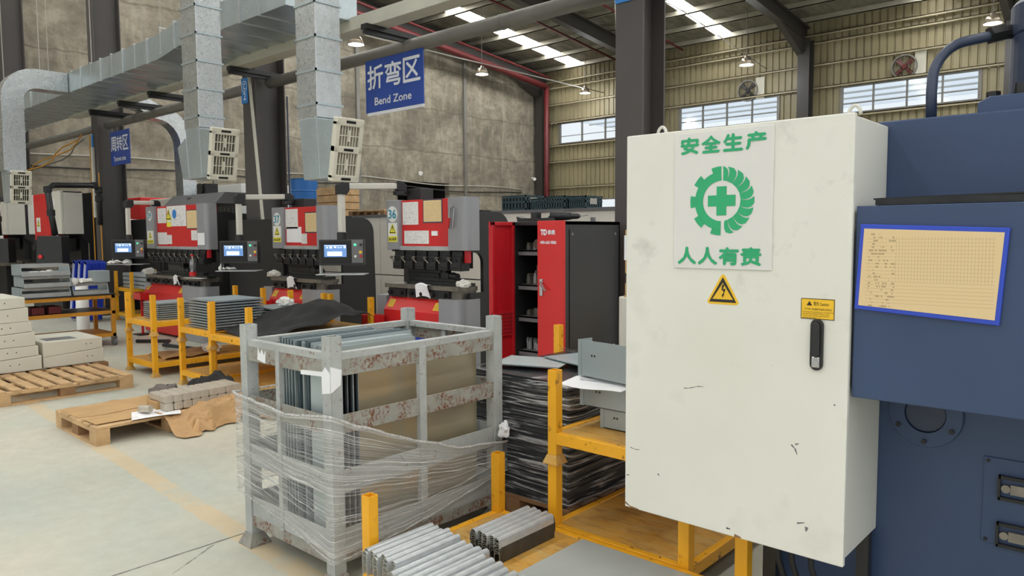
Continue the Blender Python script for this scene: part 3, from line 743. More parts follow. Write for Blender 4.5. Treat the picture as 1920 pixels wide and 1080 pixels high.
# ================================================================== FOREGROUND: cabinet and blue press
CX0, CX1, CY, CZ0, CZ1 = -1.578, -.751, 2.427, .471, 1.915
r = T('electrical_cabinet', 'large cream electrical cabinet with a green cross safety sign on its door', 'cabinet', ((CX0 + CX1) / 2, 2.6, CZ0))
g = G(); g.box(CX0 + .009, CX1 - .009, CY + .036, CY + .385, CZ0 + .012, CZ1 - .004); g.done('body', 'cab_white', r, bevel=.004)
g = G(); g.box(CX0 + .02, CX1 - .02, CY + .02, CY + .037, CZ0 + .02, CZ1 - .02); g.done('door_seal', 'black', r)
def cabdoor_mat():
    t = NT('scuffed_cream_door'); c = t.mix(t.ramp(t.noise(2, 4), .3, .7), col(219, 218, 207), col(226, 225, 217))
    x = t.xyz()
    sm = t.math('MULTIPLY', t.ramp(t.noise(5.5, 5, .7), .58, .74), t.ramp(x[2], .55, .95)); c = t.mix(t.math('MULTIPLY', sm, .35), c, col(150, 144, 130))
    mp = t.mapped((26, 26, 14)); sp = t.ramp(t.noise(1, 3, .6, mp), .78, .80); c = t.mix(t.math('MULTIPLY', sp, .7), c, col(96, 92, 84))
    lo = t.math('MULTIPLY', t.ramp(t.noise(4, 4), .6, .7), .16); c = t.mix(lo, c, col(168, 162, 146))
    return t.fin(c, .36, 0)
MT['cab_door'] = cabdoor_mat()
g = G(); g.box(CX0, CX1, CY, CY + .022, CZ0, CZ1); door = g.done('door', 'cab_door', r, bevel=.004)
# scuffs and chipped paint on the door
def mark(pts, w):
    g = G()
    for (x0, z0), (x1, z1) in zip(pts, pts[1:]):
        d = Vector((x1 - x0, 0, z1 - z0)).normalized(); n = Vector((-d.z, 0, d.x)) * w / 2
        a, b = Vector((x0, CY - .0006, z0)), Vector((x1, CY - .0006, z1)); g.quad(a - n, b - n * .4, b + n * .4, a + n)
    return g
for pts, w, m in (([(-1.325, .978), (-1.30, .982), (-1.27, .992), (-1.245, .994)], .0025, 'ink'), ([(-1.553, .713), (-1.53, .709), (-1.51, .7115)], .003, 'ink'), ([(-.925, .842), (-.912, .83), (-.905, .812)], .006, 'grey_dk'), ([(-.912, .845), (-.90, .85)], .006, 'grey_dk'),
                  ([(-1.43, .634), (-1.424, .628)], .008, 'grey_dk'), ([(-1.575, .489), (-1.552, .4755), (-1.515, .474)], .008, 'wood_dk'), ([(-1.15, .497), (-1.135, .496)], .006, 'ink'), ([(-1.12, .478), (-1.095, .476)], .012, 'wood_dk'), ([(-.90, .58), (-.875, .588)], .006, 'grey_dk'), ([(-.868, .575), (-.87, .56)], .012, 'grey_dk'), ([(-.792, .998), (-.787, .994)], .006, 'grey_dk'), ([(-1.57, .60), (-1.556, .602)], .004, 'ink')):
    mark(pts, w).done('scuff_mark', m, r)
# safety sign plate
sx0, sx1, sz0, sz1 = -1.370, -1.002, 1.420, 1.903
g = G(); g.box(sx0, sx1, CY - .006, CY, sz0, sz1); sign = g.done('safety_sign', 'sign_white', r, bevel=.002); sign['label'] = 'white safety sign with green characters and a green cross emblem'
g = G(); w = sx1 - sx0; sc = w / 750.0
def SP(px, pz): return (sx0 + (px - 15) * sc * 1.0, sz1 - (pz - 38) * (sz1 - sz0) / 1012.0)
ySg = CY - .0075
for k, ch in enumerate('安全生产'):
    a = sx0 + w * (.075 + .222 * k); lettering(g, ch, a, a + w * .185, sz0 + (sz1 - sz0) * .845, sz0 + (sz1 - sz0) * .96, ySg, .0028)
g.done('upper_characters', 'green', sign); g = G()
for k, ch in enumerate('人人有责'):
    a = sx0 + w * (.055 + .218 * k); lettering(g, ch, a, a + w * .19, sz0 + (sz1 - sz0) * .035, sz0 + (sz1 - sz0) * .155, ySg, .0028)
g.done('lower_characters', 'green', sign); g = G()
ec = Vector((sx0 + w * .505, 0, sz0 + (sz1 - sz0) * .492)); ER = w * .325
def pol(rr, a): return (ec.x + ER * rr * math.cos(math.radians(a)), ySg, ec.z + ER * rr * math.sin(math.radians(a)))
a = 91
while a < 269:
    b = a + 2; g.poly([pol(.585, a), pol(.585, b), pol(.845, b), pol(.845, a)]); a = b
for a0, a1 in ((91, 109), (131, 151), (170, 191), (210, 231), (250, 269)):
    for k in range(4):
        p, q = a0 + (a1 - a0) * k / 4, a0 + (a1 - a0) * (k + 1) / 4; g.poly([pol(.84, p), pol(.84, q), pol(1.0, q), pol(1.0, p)])
g.done('emblem_gear', 'green', sign); g = G()
for k in range(10):
    a0 = 84 - k * 18.2; lo = [(.585, -9.1), (.70, -9.1), (.82, -8.3), (.92, -5.0), (.995, 2)]; hi = [(.585, 9.0), (.70, 7.6), (.80, 7.6), (.90, 9.4), (.995, 13)]
    if k == 0: lo = [(.585, -8.8), (.7, -9.4), (.82, -8.4), (.92, -5), (.98, 0)]; hi = [(.585, 2), (.7, 2.4), (.8, 2.8), (.9, 3.2), (1., 4.2)]
    if k == 9: lo = [(.585, 0), (.66, -2.5), (.80, -3.5), (.92, -1), (.985, 6)]
    for (p, q) in zip(range(4), range(1, 5)):
        g.poly([pol(lo[p][0], a0 + lo[p][1]), pol(lo[q][0], a0 + lo[q][1]), pol(hi[q][0], a0 + hi[q][1]), pol(hi[p][0], a0 + hi[p][1])])
g.done('emblem_wreath', 'green', sign); g = G()
def sq(x0, x1, z0, z1): g.poly([(ec.x + x0 * ER, ySg, ec.z + z0 * ER), (ec.x + x1 * ER, ySg, ec.z + z0 * ER), (ec.x + x1 * ER, ySg, ec.z + z1 * ER), (ec.x + x0 * ER, ySg, ec.z + z1 * ER)])
sq(-.155, .155, -.42, .42); sq(-.43, -.155, -.155, .165); sq(.155, .43, -.155, .165)
g.done('emblem_cross', 'green', sign)
# high-voltage triangle
def tri(g, cx, zb, zt, hw, y, rr=.0): g.poly([(cx - hw, y, zb), (cx + hw, y, zb), (cx, y, zt)])
def warn_triangle(parent, cx, zb, zt, y, mat='warn'):
    h = zt - zb; hw = h * .56
    g = G(); g.prism([(cx - hw, zb + .008), (cx - hw + .008, zb), (cx + hw - .008, zb), (cx + hw, zb + .008), (cx + .007, zt - .004), (cx, zt), (cx - .007, zt - .004)], 'Y', y - .0012, y)
    p = g.done('warning_triangle', mat, parent)
    g = G()
    o = [(cx - hw * .86, zb + h * .075), (cx + hw * .86, zb + h * .075), (cx, zt - h * .09)]; i = [(cx - hw * .66, zb + h * .17), (cx + hw * .66, zb + h * .17), (cx, zt - h * .28)]
    for k in range(3):
        q = (k + 1) % 3; g.poly([(o[k][0], y - .0018, o[k][1]), (o[q][0], y - .0018, o[q][1]), (i[q][0], y - .0018, i[q][1]), (i[k][0], y - .0018, i[k][1])])
    bz = lambda f: zb + h * f; bx = lambda f: cx + h * f
    for pts in ([(-.02, .66), (.055, .66), (.02, .52), (-.05, .48)], [(-.05, .48), (.095, .53), (.085, .47), (.02, .44)], [(.04, .50), (.095, .53), (.03, .30), (.008, .31)], [(-.035, .335), (.06, .36), (-.005, .22)]):
        g.poly([(bx(a), y - .0018, bz(b)) for a, b in pts])
    g.done('bolt_symbol', 'ink', p); return p
t = warn_triangle(r, -1.177, 1.296, 1.402, CY); t['label'] = 'yellow high voltage triangle'
# caution label
cx0, cx1, cz0, cz1 = -.903, -.797, 1.267, 1.334
g = G(); g.box(cx0, cx1, CY - .0012, CY, cz0, cz1); lab = g.done('caution_label', 'warn', r); lab['label'] = 'small yellow caution label'
g = G()
for a in ((cx0, cx1, cz0, cz0 + .0022), (cx0, cx1, cz1 - .0022, cz1), (cx0, cx0 + .002, cz0, cz1), (cx1 - .002, cx1, cz0, cz1)): g.box(a[0], a[1], CY - .0018, CY - .001, a[2], a[3])
lettering(g, '警告 Caution', cx0 + .04, cx1 - .018, cz1 - .023, cz1 - .010, CY - .002)
lettering(g, '打开柜门前请断开电源注意安全', cx0 + .012, cx1 - .008, cz1 - .038, cz1 - .031, CY - .002)
for k, s in enumerate(('Opening this cabinet by an unauthorized', 'person is prohibited. Please make', 'sure to turn off all power before', 'opening the door.')):
    lettering(g, s, cx0 + .006, cx0 + .006 + .1 * len(s) / 39.0, cz1 - .0465 - .0062 * k, cz1 - .0415 - .0062 * k, CY - .002)
g.poly([(cx0 + .018, CY - .002, cz1 - .023), (cx0 + .036, CY - .002, cz1 - .023), (cx0 + .027, CY - .002, cz1 - .008)])
g.done('label_print', 'ink', lab)
# swing handle with lock
hx, hz0, hz1 = -.848, 1.102, 1.269
def stadium(cx, hw, z0, z1, n=8):
    p = []
    for k in range(n + 1): a = math.pi * k / n; p.append((cx + hw * math.cos(a), z1 - hw + hw * math.sin(a)))
    for k in range(n + 1): a = math.pi + math.pi * k / n; p.append((cx + hw * math.cos(a), z0 + hw + hw * math.sin(a)))
    return p
g = G(); g.prism(stadium(hx, .0205, hz0, hz1), 'Y', CY - .012, CY); hd = g.done('handle', 'black', r, bevel=.003); hd['label'] = 'black recessed swing handle with a chrome lock'
g = G(); g.prism(stadium(hx, .0125, hz0 + .045, hz1 - .009), 'Y', CY - .024, CY - .012); g.done('lever', 'black', hd, bevel=.004)
g = G(); g.box(hx - .0125, hx + .0125, CY - .0175, CY - .012, hz0 + .010, hz0 + .046); g.done('lock_plate', 'chrome', hd, bevel=.003)
g = G(); g.cyl((hx, CY - .0215, hz0 + .027), (hx, CY - .0175, hz0 + .027), .009, 18); g.done('lock_cylinder', 'chrome', hd)
for x in (CX0 + .10, CX1 - .03):
    g = G(); pts = [(x - .018 * math.cos(a), CY + .09, CZ1 + .006 + .028 * math.sin(a)) for a in [math.pi * k / 10 for k in range(11)]]
    g.tube(pts, .006, 8); g.done('lifting_eye', 'offwhite', r, smooth=True)
for k, x in enumerate((-1.05, -1.0, -.93)):
    g = G(); pts = [(x, CY + .2, CZ0 + .01), (x + .01, CY + .2, .35), (x + .06, CY + .24, .15), (x + .1, CY + .34, .02)]; g.tube(pts, .011, 8); g.done('cable', 'cord', r, smooth=True)
g = G(); g.box(-1.14, -1.09, CY + .30, CY + .34, .03, CZ0 + .012); g.done('support_leg', 'black', r); g = G(); g.box(-.80, -.76, CY + .30, CY + .34, .03, CZ0 + .012); g.done('support_leg', 'black', r)

# blue press
BY = 2.815
r = T('hydraulic_press', 'dark blue hydraulic press at the right edge, behind the cream cabinet', 'machine', (-.2, 3.1, 0))
g = G(); g.prism([(-1.14, 0), (1.3, 0), (1.3, 1.93), (-.80, 1.93), (-.80, .42), (-1.14, .42)], 'Y', BY, 3.8); g.done('frame', 'blue_mach', r, bevel=.006)
g = G(); g.box(-.747, .6, 2.45, 2.465, 1.025, 1.628); g.box(-.747, -.735, 2.46, BY, 1.025, 1.628); g.box(-.735, .6, 2.46, BY, 1.025, 1.035); g.done('control_box', 'blue_mach', r, bevel=.003)
fc = Vector((-.612, BY, .925))
g = G(); g.lathe([(.062, -.016), (.062, -.006), (.064, 0), (.064, -.018), (.112, -.018), (.114, -.014), (.114, 0)], fc, 36, (0, 1, 0)); fl = g.done('flange', 'blue_mach', r)
g = G(); g.lathe([(.001, -.01), (.061, -.01)], fc, 32, (0, 1, 0)); g.done('flange_cover', 'blue_dark', fl)
for k in range(6):
    a = math.radians(-90 + 60 * k); p = fc + Vector((.094 * math.cos(a), -.018, .094 * math.sin(a)))
    g = G(); g.cyl(p + Vector((0, -.008, 0)), p, .009, 6); g.done('bolt', 'black_part', fl)
g = G(); g.box(-.437, -.22, BY - .006, BY, .525, .812); pl = g.done('access_plate', 'blue_mach', r, bevel=.001)
for x, z in ((-.425, .80), (-.425, .537)):
    g = G(); g.cyl((x, BY - .011, z), (x, BY - .006, z), .006, 6); g.done('bolt', 'black_part', pl)
for z0 in (.755, .60):
    g = G(); g.box(-.392, -.30, BY - .022, BY - .004, z0 - .075, z0 - .065); g.box(-.392, -.30, BY - .022, BY - .004, z0 - .005, z0 + .005); g.box(-.395, -.387, BY - .022, BY - .004, z0 - .075, z0 + .005)
    cl = g.done('cable_clamp', 'black_part', pl)
    g = G(); g.cyl((-.372, BY - .024, z0 - .035), (-.372, BY - .004, z0 - .035), .013, 12); g.box(-.36, -.30, BY - .02, BY - .008, z0 - .052, z0 - .02); g.done('clamp_bolt', 'steel', cl)
g = G(); g.prism([(-.505, 1.93), (.6, 1.93), (.6, 1.985), (-.47, 1.985), (-.505, 1.968)], 'Y', 2.86, 3.5); g.done('top_plate', 'blue_mach', r, bevel=.004)
cyc = (-.30, 3.10)
g = G(); g.lathe([(.155, 1.985), (.155, 2.20), (.150, 2.205), (.157, 2.21), (.157, 2.30), (.145, 2.315), (.05, 2.33), (.001, 2.33)], (cyc[0], cyc[1], 0), 36); g.done('cylinder', 'blue_dark', r, smooth=False)
for k in range(8):
    a = math.pi * 2 * k / 8 + .3; p = (cyc[0] + .20 * math.cos(a), cyc[1] + .20 * math.sin(a))
    g = G(); g.cyl((p[0], p[1], 1.985), (p[0], p[1], 2.025), .022, 12); g.done('bolt', 'black_part', r)
for k, x in enumerate((-.40, -.375, -.35)):
    g = G(); g.tube([(x, 3.36, 1.98), (x, 3.36, 2.6)], .013, 8); g.done('riser_pipe', 'offwhite', r, smooth=True)
# hydraulic hose from the press top to the cylinder
pts = [(-.655, 2.93, 1.93), (-.657, 2.93, 2.03)] + [(-.565 - .092 * math.cos(a), 2.94 + .05 * math.sin(a) , 2.085 + .115 * math.sin(a)) for a in [math.pi / 2 * k / 8 for k in range(9)]] + [(-.49, 3.03, 2.215), (-.45, 3.06, 2.225)]
g = G(); g.tube(pts, .0175, 14); h = g.done('hydraulic_pipe', 'blue_dark', r, smooth=True)
g = G(); g.cyl((-.505, 3.015, 2.212), (-.468, 3.045, 2.222), .030, 6); g.cyl((-.468, 3.045, 2.222), (-.43, 3.07, 2.225), .024, 12); g.done('pipe_fitting', 'black_part', h)
# notice board on the control box
r = T('notice_board', 'blue framed buff inspection form hung tilted on the blue control box', 'notice', (-.54, 2.44, 1.29))
q = [(-.742, 1.308), (-.357, 1.284), (-.341, 1.557), (-.730, 1.572)]
g = G(); g.prism(q, 'Y', 2.438, 2.449); g.done('frame', 'frame_blue', r, bevel=.002)
cx_, cz_ = sum(a for a, b in q) / 4, sum(b for a, b in q) / 4
g = G(); g.prism([(cx_ + (a - cx_) * .94, cz_ + (b - cz_) * .90) for a, b in q], 'Y', 2.4365, 2.4385); g.done('form_sheet', 'buff', r)
g = G()

r = T('metal_tray', 'dark shallow metal tray lying on top of the blue control box', 'tray', (-.45, 2.6, 1.628))
g = G(); g.box(-.70, -.1, 2.475, 2.79, 1.630, 1.638); g.box(-.70, -.1, 2.475, 2.483, 1.638, 1.650); g.prism([(-.71, 1.652), (-.1, 1.660), (-.1, 1.655), (-.71, 1.647)], 'Y', 2.49, 2.78); g.done('tray_body', 'black_part', r)
g = G(); g.box(-.69, -.12, 2.52, 2.75, 1.638, 1.646); g.done('metal_strip', 'steel', r)

# ================================================================== STACK RACKS
def rack(x0, x1, y0, y1, label, tiers=2, zbase=0, worn=True, bare=()):
    """yellow stackable post racks: every tier is deck, rims, four posts with flared feet"""
    top = None
    for t in range(tiers):
        z0 = zbase + .45 * t
        r = T('stack_rack', label[t] if isinstance(label, (list, tuple)) else label, 'rack', ((x0 + x1) / 2, (y0 + y1) / 2, z0), 0, 'yellow stack racks')
        w = .05; zd = z0 + .15
        g = G(); g.box(x0 + .01, x1 - .01, y0 + .01, y1 - .01, zd - .012, zd); g.done('deck', 'yellow_worn' if worn else 'yellow', r)
        g = G()
        g.box(x0 + w, x1 - w, y0, y0 + .035, zd - .052, zd + .004); g.box(x0 + w, x1 - w, y1 - .035, y1, zd - .052, zd + .004)
        g.box(x0, x0 + .035, y0 + w, y1 - w, zd - .052, zd + .004); g.box(x1 - .035, x1, y0 + w, y1 - w, zd - .052, zd + .004)
        g.done('rim', 'yellow', r, bevel=.003)
        for px, py in ((x0, y0), (x1 - w, y0), (x0, y1 - w), (x1 - w, y1 - w)):
            g = G(); o, th = w, .004; zt = z0 + .452; zs = z0 + .035
            g.box(px, px + w, py, py + th, zs, zt); g.box(px, px + w, py + w - th, py + w, zs, zt); g.box(px, px + th, py + th, py + w - th, zs, zt); g.box(px + w - th, px + w, py + th, py + w - th, zs, zt)
            p = g.done('post', 'yellow', r, bevel=.002)
            g = G(); cxx, cyy = px + w / 2, py + w / 2; a = .042; b = w / 2 + .002
            i = [[g.av((cxx + sx * d, cyy + sy * d, z)) for sx, sy in ((-1, -1), (1, -1), (1, 1), (-1, 1))] for d, z in ((a, z0), (a, z0 + .006), (b, z0 + .045))]
            for p0, p1 in zip(i, i[1:]):
                for k in range(4): g.face([p0[k], p0[(k + 1) % 4], p1[(k + 1) % 4], p1[k]])
            g.face(i[0]); g.done('foot_cup', 'yellow_worn', p)
        top = r
    return top
rack(-2.20, -1.45, 2.712, 4.06, 'lower tier of the yellow rack partly hidden by the cream cabinet', 1)
rack(-2.20, -1.60, 2.712, 4.06, 'upper tier of the yellow rack partly hidden by the cream cabinet, holding bent grey trays', 1, .45)
rack(-2.517, -1.17, 1.853, 2.70, 'single tier yellow rack in front of the cage, loaded with steel strips', 1)
rack(-3.255, -2.15, 4.08, 5.28, ['lower tier of the yellow rack in front of the red tool cabinet', 'upper tier of the yellow rack in front of the red tool cabinet'])
rack(-8.97, -8.24, 3.36, 4.72, ['lower tier of the leftmost yellow rack in the middle row', 'upper tier of the leftmost yellow rack, holding a short stack of grey panels'])
rack(-7.68, -6.955, 3.39, 4.72, ['lower tier of the yellow rack holding the tall panel stack', 'upper tier of the yellow rack holding the tall panel stack'])
rack(-6.88, -6.12, 3.32, 4.72, ['lower tier of the yellow rack with the black tarp hanging over it', 'upper tier of the yellow rack covered by the black tarp'])
rack(-14.46, -13.7, 5.25, 6.0, ['lower tier of the far yellow rack right of the blue pallets', 'upper tier of the far yellow rack right of the blue pallets'])

# steel strips: nested rounded channels standing in stacks
def channel(name, w, h, ln, mat):
    g = G(); n = 6; r = w / 2; th = .0035; pr = []; pi = []
    for k in range(n + 1):
        a = math.pi * k / n; pr.append((r * math.cos(a), h - r + r * math.sin(a))); pi.append(((r - th) * math.cos(a), h - r + (r - th) * math.sin(a)))
    out = [(r, 0)] + pr + [(-r, 0)]; inn = [(r - th, 0)] + pi + [(-r + th, 0)]
    for a, b, c, d in zip(out, out[1:], inn, inn[1:]):
        i = [g.av((p[0], y, p[1])) for y in (0, ln) for p in (a, b, d, c)]
        g.face([i[0], i[1], i[5], i[4]], 0); g.face([i[3], i[7], i[6], i[2]], 0); g.face([i[0], i[3], i[2], i[1]], 1); g.face([i[4], i[5], i[6], i[7]], 1)
    return g.done(name, [mat, 'bar_end'])
proto = None
def strip_stack(x, y, n, ln, tilt, label, grp, w=.030, top=.29, mat='bars', reflect_below=False):
    global proto
    base = channel('steel_strip', w, .045, ln, mat)
    zs = [.151 + (top - .151 - .045) * k / max(1, n - 1) for k in range(n)]
    for k, z in enumerate(zs):
        o = base if k == 0 else base.copy()
        if k: C.objects.link(o)
        if reflect_below and k == n - 1: o.data = base.data.copy(); o.data.materials[0] = MT['bars']  # top strip stays plain steel, those below carry the coloured-in dark reflection
        o.location = (x + random.uniform(-.0008, .0008), y + random.uniform(-.006, .006), z); o.rotation_euler = (0, 0, tilt)
        props(o, label, 'steel strip', grp)
for k in range(6): strip_stack(-2.425 + .033 * k, 1.80 + .012 * (k % 2), 9, .36, 0.0, 'grey steel strip in the upright nests beside the near yellow post', 'steel strips nearest the left post', .031, .262 - .004 * (k % 3))
for k in range(4): strip_stack(-2.225 + .034 * k, 1.77 + .01 * k, 8, .40, 0, 'grey steel strip in the middle nests at the bottom of the picture', 'steel strips in the middle nests', .032, .235 - .006 * k)
for k in range(7): strip_stack(-2.085 + .042 * k, 1.74 + .008 * (k % 3), 6, .40, 0, 'grey steel strip in the low right nests at the bottom of the picture', 'steel strips in the low right nests', .036, .225 - .006 * k)
for k in range(5): strip_stack(-2.235 + .036 * k, 2.235 + .01 * (k % 2), 8, .37, 0.0, 'steel strip with painted-in dark reflections in the rear bundle near the far yellow post', 'steel strips in the rear bundle', .034, .262, 'bars_reflect_dk', True)
g = G(); g.box(-1.955, -1.25, 1.9, 2.66, .1545, .159); one(g, 'steel_plate', 'sheet_matt', 'flat grey steel sheet lying on the near yellow rack deck', 'sheet')

# ================================================================== CAGE (grey stillage)
r = T('steel_stillage', 'rusty grey steel stillage cage full of upright sheet panels', 'stillage', (-3.05, 2.36, 0))
X0, X1, Y0, Y1 = -3.43, -2.665, 1.815, 2.90; pw = .062
for px, py, top in ((X0, Y0, 1.11), (X1 - pw, Y0, 1.112), (X1 - pw, Y1 - pw, 1.112), (X0, Y1 - pw, 1.11)):
    g = G(); th = .005; zs = .04
    g.box(px, px + pw, py, py + th, zs, top); g.box(px, px + pw, py + pw - th, py + pw, zs, top); g.box(px, px + th, py + th, py + pw - th, zs, top); g.box(px + pw - th, px + pw, py + th, py + pw - th, zs, top)
    p = g.done('post', 'cage', r, bevel=.002)
    g = G(); cxx, cyy = px + pw / 2, py + pw / 2; i = [[g.av((cxx + sx * d, cyy + sy * d, z)) for sx, sy in ((-1, -1), (1, -1), (1, 1), (-1, 1))] for d, z in ((.058, 0), (.058, .006), (.034, .06))]
    for p0, p1 in zip(i, i[1:]):
        for k in range(4): g.face([p0[k], p0[(k + 1) % 4], p1[(k + 1) % 4], p1[k]])
    g.face(i[0]); g.done('foot_cup', 'cage_rust', p)
def rails(face):
    for z0, z1, d, m, nm in ((1.005, 1.038, .04, 'cage', 'top_rail'), (.935, 1.005, .006, 'cage_rust', 'side_strip'), (.68, .765, .006, 'cage_rust', 'side_strip'), (.415, .52, .006, 'cage', 'side_strip'), (.155, .255, .006, 'cage', 'side_strip'), (.10, .155, .045, 'cage_rust', 'base_rail')):
        g = G()
        if face == 'S': g.box(X0 + pw, X1 - pw, Y0 + .008, Y0 + .008 + d, z0, z1)
        if face == 'N': g.box(X0 + pw, X1 - pw, Y1 - .008 - d, Y1 - .008, z0, z1)
        if face == 'E': g.box(X1 - .008 - d, X1 - .008, Y0 + pw, Y1 - pw, z0, z1)
        if face == 'W': g.box(X0 + .008, X0 + .008 + d, Y0 + pw, Y1 - pw, z0, z1)
        g.done(nm, m, r, bevel=.002)
for f in 'SNEW': rails(f)
for x in (-3.095,): 
    for y in (Y0 + .002, Y1 - .03):
        g = G(); g.box(x - .016, x + .016, y, y + .028, .15, 1.012); g.done('upright', 'cage', r, bevel=.002)
for x in (X0 + .002, X1 - .03):
    g = G(); g.box(x, x + .028, 2.32, 2.362, .15, 1.012); g.done('upright', 'cage', r, bevel=.002)
g = G(); g.box(X0 + .03, X1 - .03, Y0 + .03, Y1 - .03, .12, .135); g.done('floor_plate', 'cage_rust', r)
# rust-torn paper labels on the cage
for pts in ([(-3.275, .95), (-3.205, .938), (-3.20, 1.0), (-3.215, .975), (-3.235, 1.003), (-3.25, .975), (-3.268, 1.008)],):
    g = G(); g.prism(pts, 'Y', Y0 + .005, Y0 + .0075); g.done('torn_label', 'paper', r)
g = G(); g.prism([(-2.90, .925), (-2.73, .935), (-2.728, .955), (-2.90, .945)], 'Y', Y0 + .004, Y0 + .0075); g.prism([(-2.725, .86), (-2.666, .87), (-2.666, .955), (-2.70, .98), (-2.727, .95)], 'Y', Y0 - .003, Y0 - .0005); g.prism([(Y0, .87), (Y0 + .05, .90), (Y0 + .056, .965), (Y0, .985)], 'X', X1 + .0005, X1 + .003); g.done('torn_label', 'paper', r)
# sheet panels standing in the cage
def panel(x, y0, y1, z0, z1, lean, name, label, grp, mat='zinc', th=.0022, fl=.02):
    g = G(); M = Matrix.Translation((x, 0, z0)) @ Matrix.Rotation(lean, 4, 'Y')
    h = z1 - z0
    for a in ((0, th, y0, y1, 0, h), (-fl, 0, y0, y1, h - th, h), (-fl, 0, y0, y0 + th, 0, h)): g.box(*a, M)
    return one(g, name, mat, label, 'panel', grp)
for k in range(10):  # every other sheet darkened to stand for a shaded gap
    panel(-3.235 + .0125 * k, 1.92, 2.42 + .004 * (k % 3), .137, 1.05 + random.uniform(-.004, .004), -.004, 'zinc_sheet', 'narrow folded zinc panel in the left bundle inside the cage', 'zinc panels in the left bundle', 'zinc_shade' if k % 2 else 'zinc', .002, .006)
for k in range(11):
    panel(-3.075 + .0125 * k, 1.90 + .012 * (k % 3), 2.50 + .005 * (k % 4), .137, 1.05 + random.uniform(-.004, .004), -.004, 'zinc_sheet', 'folded zinc panel in the middle bundle inside the cage', 'zinc panels in the middle bundle', 'zinc_shade' if k % 2 else 'zinc', .002, .006)
for k in range(6):
    panel(-2.93 + .011 * k, 1.91 + .02 * k, 2.44 + .006 * k, .137, 1.04 - (.012 if k == 5 else 0), -.004, 'zinc_sheet', 'folded zinc panel behind the wide plates inside the cage', 'zinc panels behind the wide plates', 'zinc', .002, .006)
for k in range(5):
    panel(-2.855 + .02 * k, 2.03, 2.81, .137, .985, 0.0, 'zinc_sheet', 'wide flat zinc plate on the right side of the cage', 'wide zinc plates in the cage', 'plate_floor_refl', .002, .006)
g = G(); g.box(-2.905, -2.80, 1.872, 1.876, .137, 1.0); one(g, 'zinc_sheet', 'zinc', 'pale zinc sheet turned across the front inside the cage', 'panel')
for k in range(9):
    g = G(); y = 1.893 + .0145 * k; g.box(-2.80, -2.735 + .004 * (k % 2), y, y + (.003 if k % 3 else .006), .137, .945 - .003 * (k % 4)); one(g, 'edge_strip', 'dark_sheet' if k % 2 else 'tray', 'upright strip bundled inside the cage by its right front post', 'strip', 'dark strips by the front post')

# stretch film pulled round the cage
def film_path(u):
    P = [(-3.47, 2.25), (-3.47, 1.80), (-3.44, 1.795), (-2.66, 1.795), (-2.645, 1.81), (-2.645, 2.91)]
    d = [0]
    for a, b in zip(P, P[1:]): d.append(d[-1] + math.dist(a, b))
    s = u * d[-1]
    for k in range(len(P) - 1):
        if s <= d[k + 1] + 1e-9:
            f = (s - d[k]) / (d[k + 1] - d[k]); return P[k][0] + (P[k + 1][0] - P[k][0]) * f, P[k][1] + (P[k + 1][1] - P[k][1]) * f
def lerp_tab(tab, u):
    for (a, va), (b, vb) in zip(tab, tab[1:]):
        if u <= b: return va + (vb - va) * (u - a) / (b - a)
    return tab[-1][1]
TOPT = [(0, .76), (.19, .77), (.28, .755), (.40, .735), (.53, .775), (.58, .72), (.70, .60), (.85, .475), (1.0, .435)]
BOTT = [(0, .30), (.19, .27), (.40, .20), (.53, .12), (.60, .13), (.75, .17), (.9, .235), (1.0, .27)]
g = G()
def ff(u, v):
    x, y = film_path(u); z = lerp_tab(BOTT, u) + (lerp_tab(TOPT, u) - lerp_tab(BOTT, u)) * v
    o = .010 * mnoise.noise(Vector((u * 9, v * 22, 0))) + .005 * mnoise.noise(Vector((u * 30, v * 60, 4)))
    rope = .012 * math.exp(-((v - .985) / .02) ** 2)
    if u < .53: y -= abs(o) + rope
    else: x += abs(o) + rope
    return (x, y, z + .006 * mnoise.noise(Vector((u * 25, v * 3, 9))))
g.grid(ff, 150, 50); fr = T('stretch_film', 'clear stretch film wrapped in creases round the lower half of the grey cage', 'film wrap', (-3.05, 2.3, .1)); g.done('film_sheet', 'film_cage', fr, smooth=True)
for v0, dz, rr, nm in ((1.0, 0, .0065, 'rolled_edge'), (.52, -.03, .0028, 'film_crease'), (.30, .02, .0025, 'film_crease'), (.02, 0, .0032, 'rolled_edge')):
    pts = []; rad = []
    for i in range(91):
        u = i / 90; x, y, z = ff(u, v0); q = mnoise.noise(Vector((u * 40, v0 * 9, 5)))
        pts.append((x + .004 * q, y - .004 * abs(q), z + dz * math.sin(u * 7) + .005 * q)); rad.append(rr * (1 + .7 * mnoise.noise(Vector((u * 60, 2, v0 * 5)))))
    g = G(); idx = []
    g.tube(pts, rad, 7)
    for k in range(len(g.f)): g.uv[k] = [(k / len(g.f), j / max(1, len(g.f[k]) - 1)) for j in range(len(g.f[k]))]
    g.done(nm, 'film_rope', fr, smooth=True)
g = crumple((-2.62, 2.86, .47), (.03, .03, .05), 5, 10, .5); one(g, 'paper_scrap', 'paper', 'crumpled white paper stuck at the right rear post of the cage', 'paper')

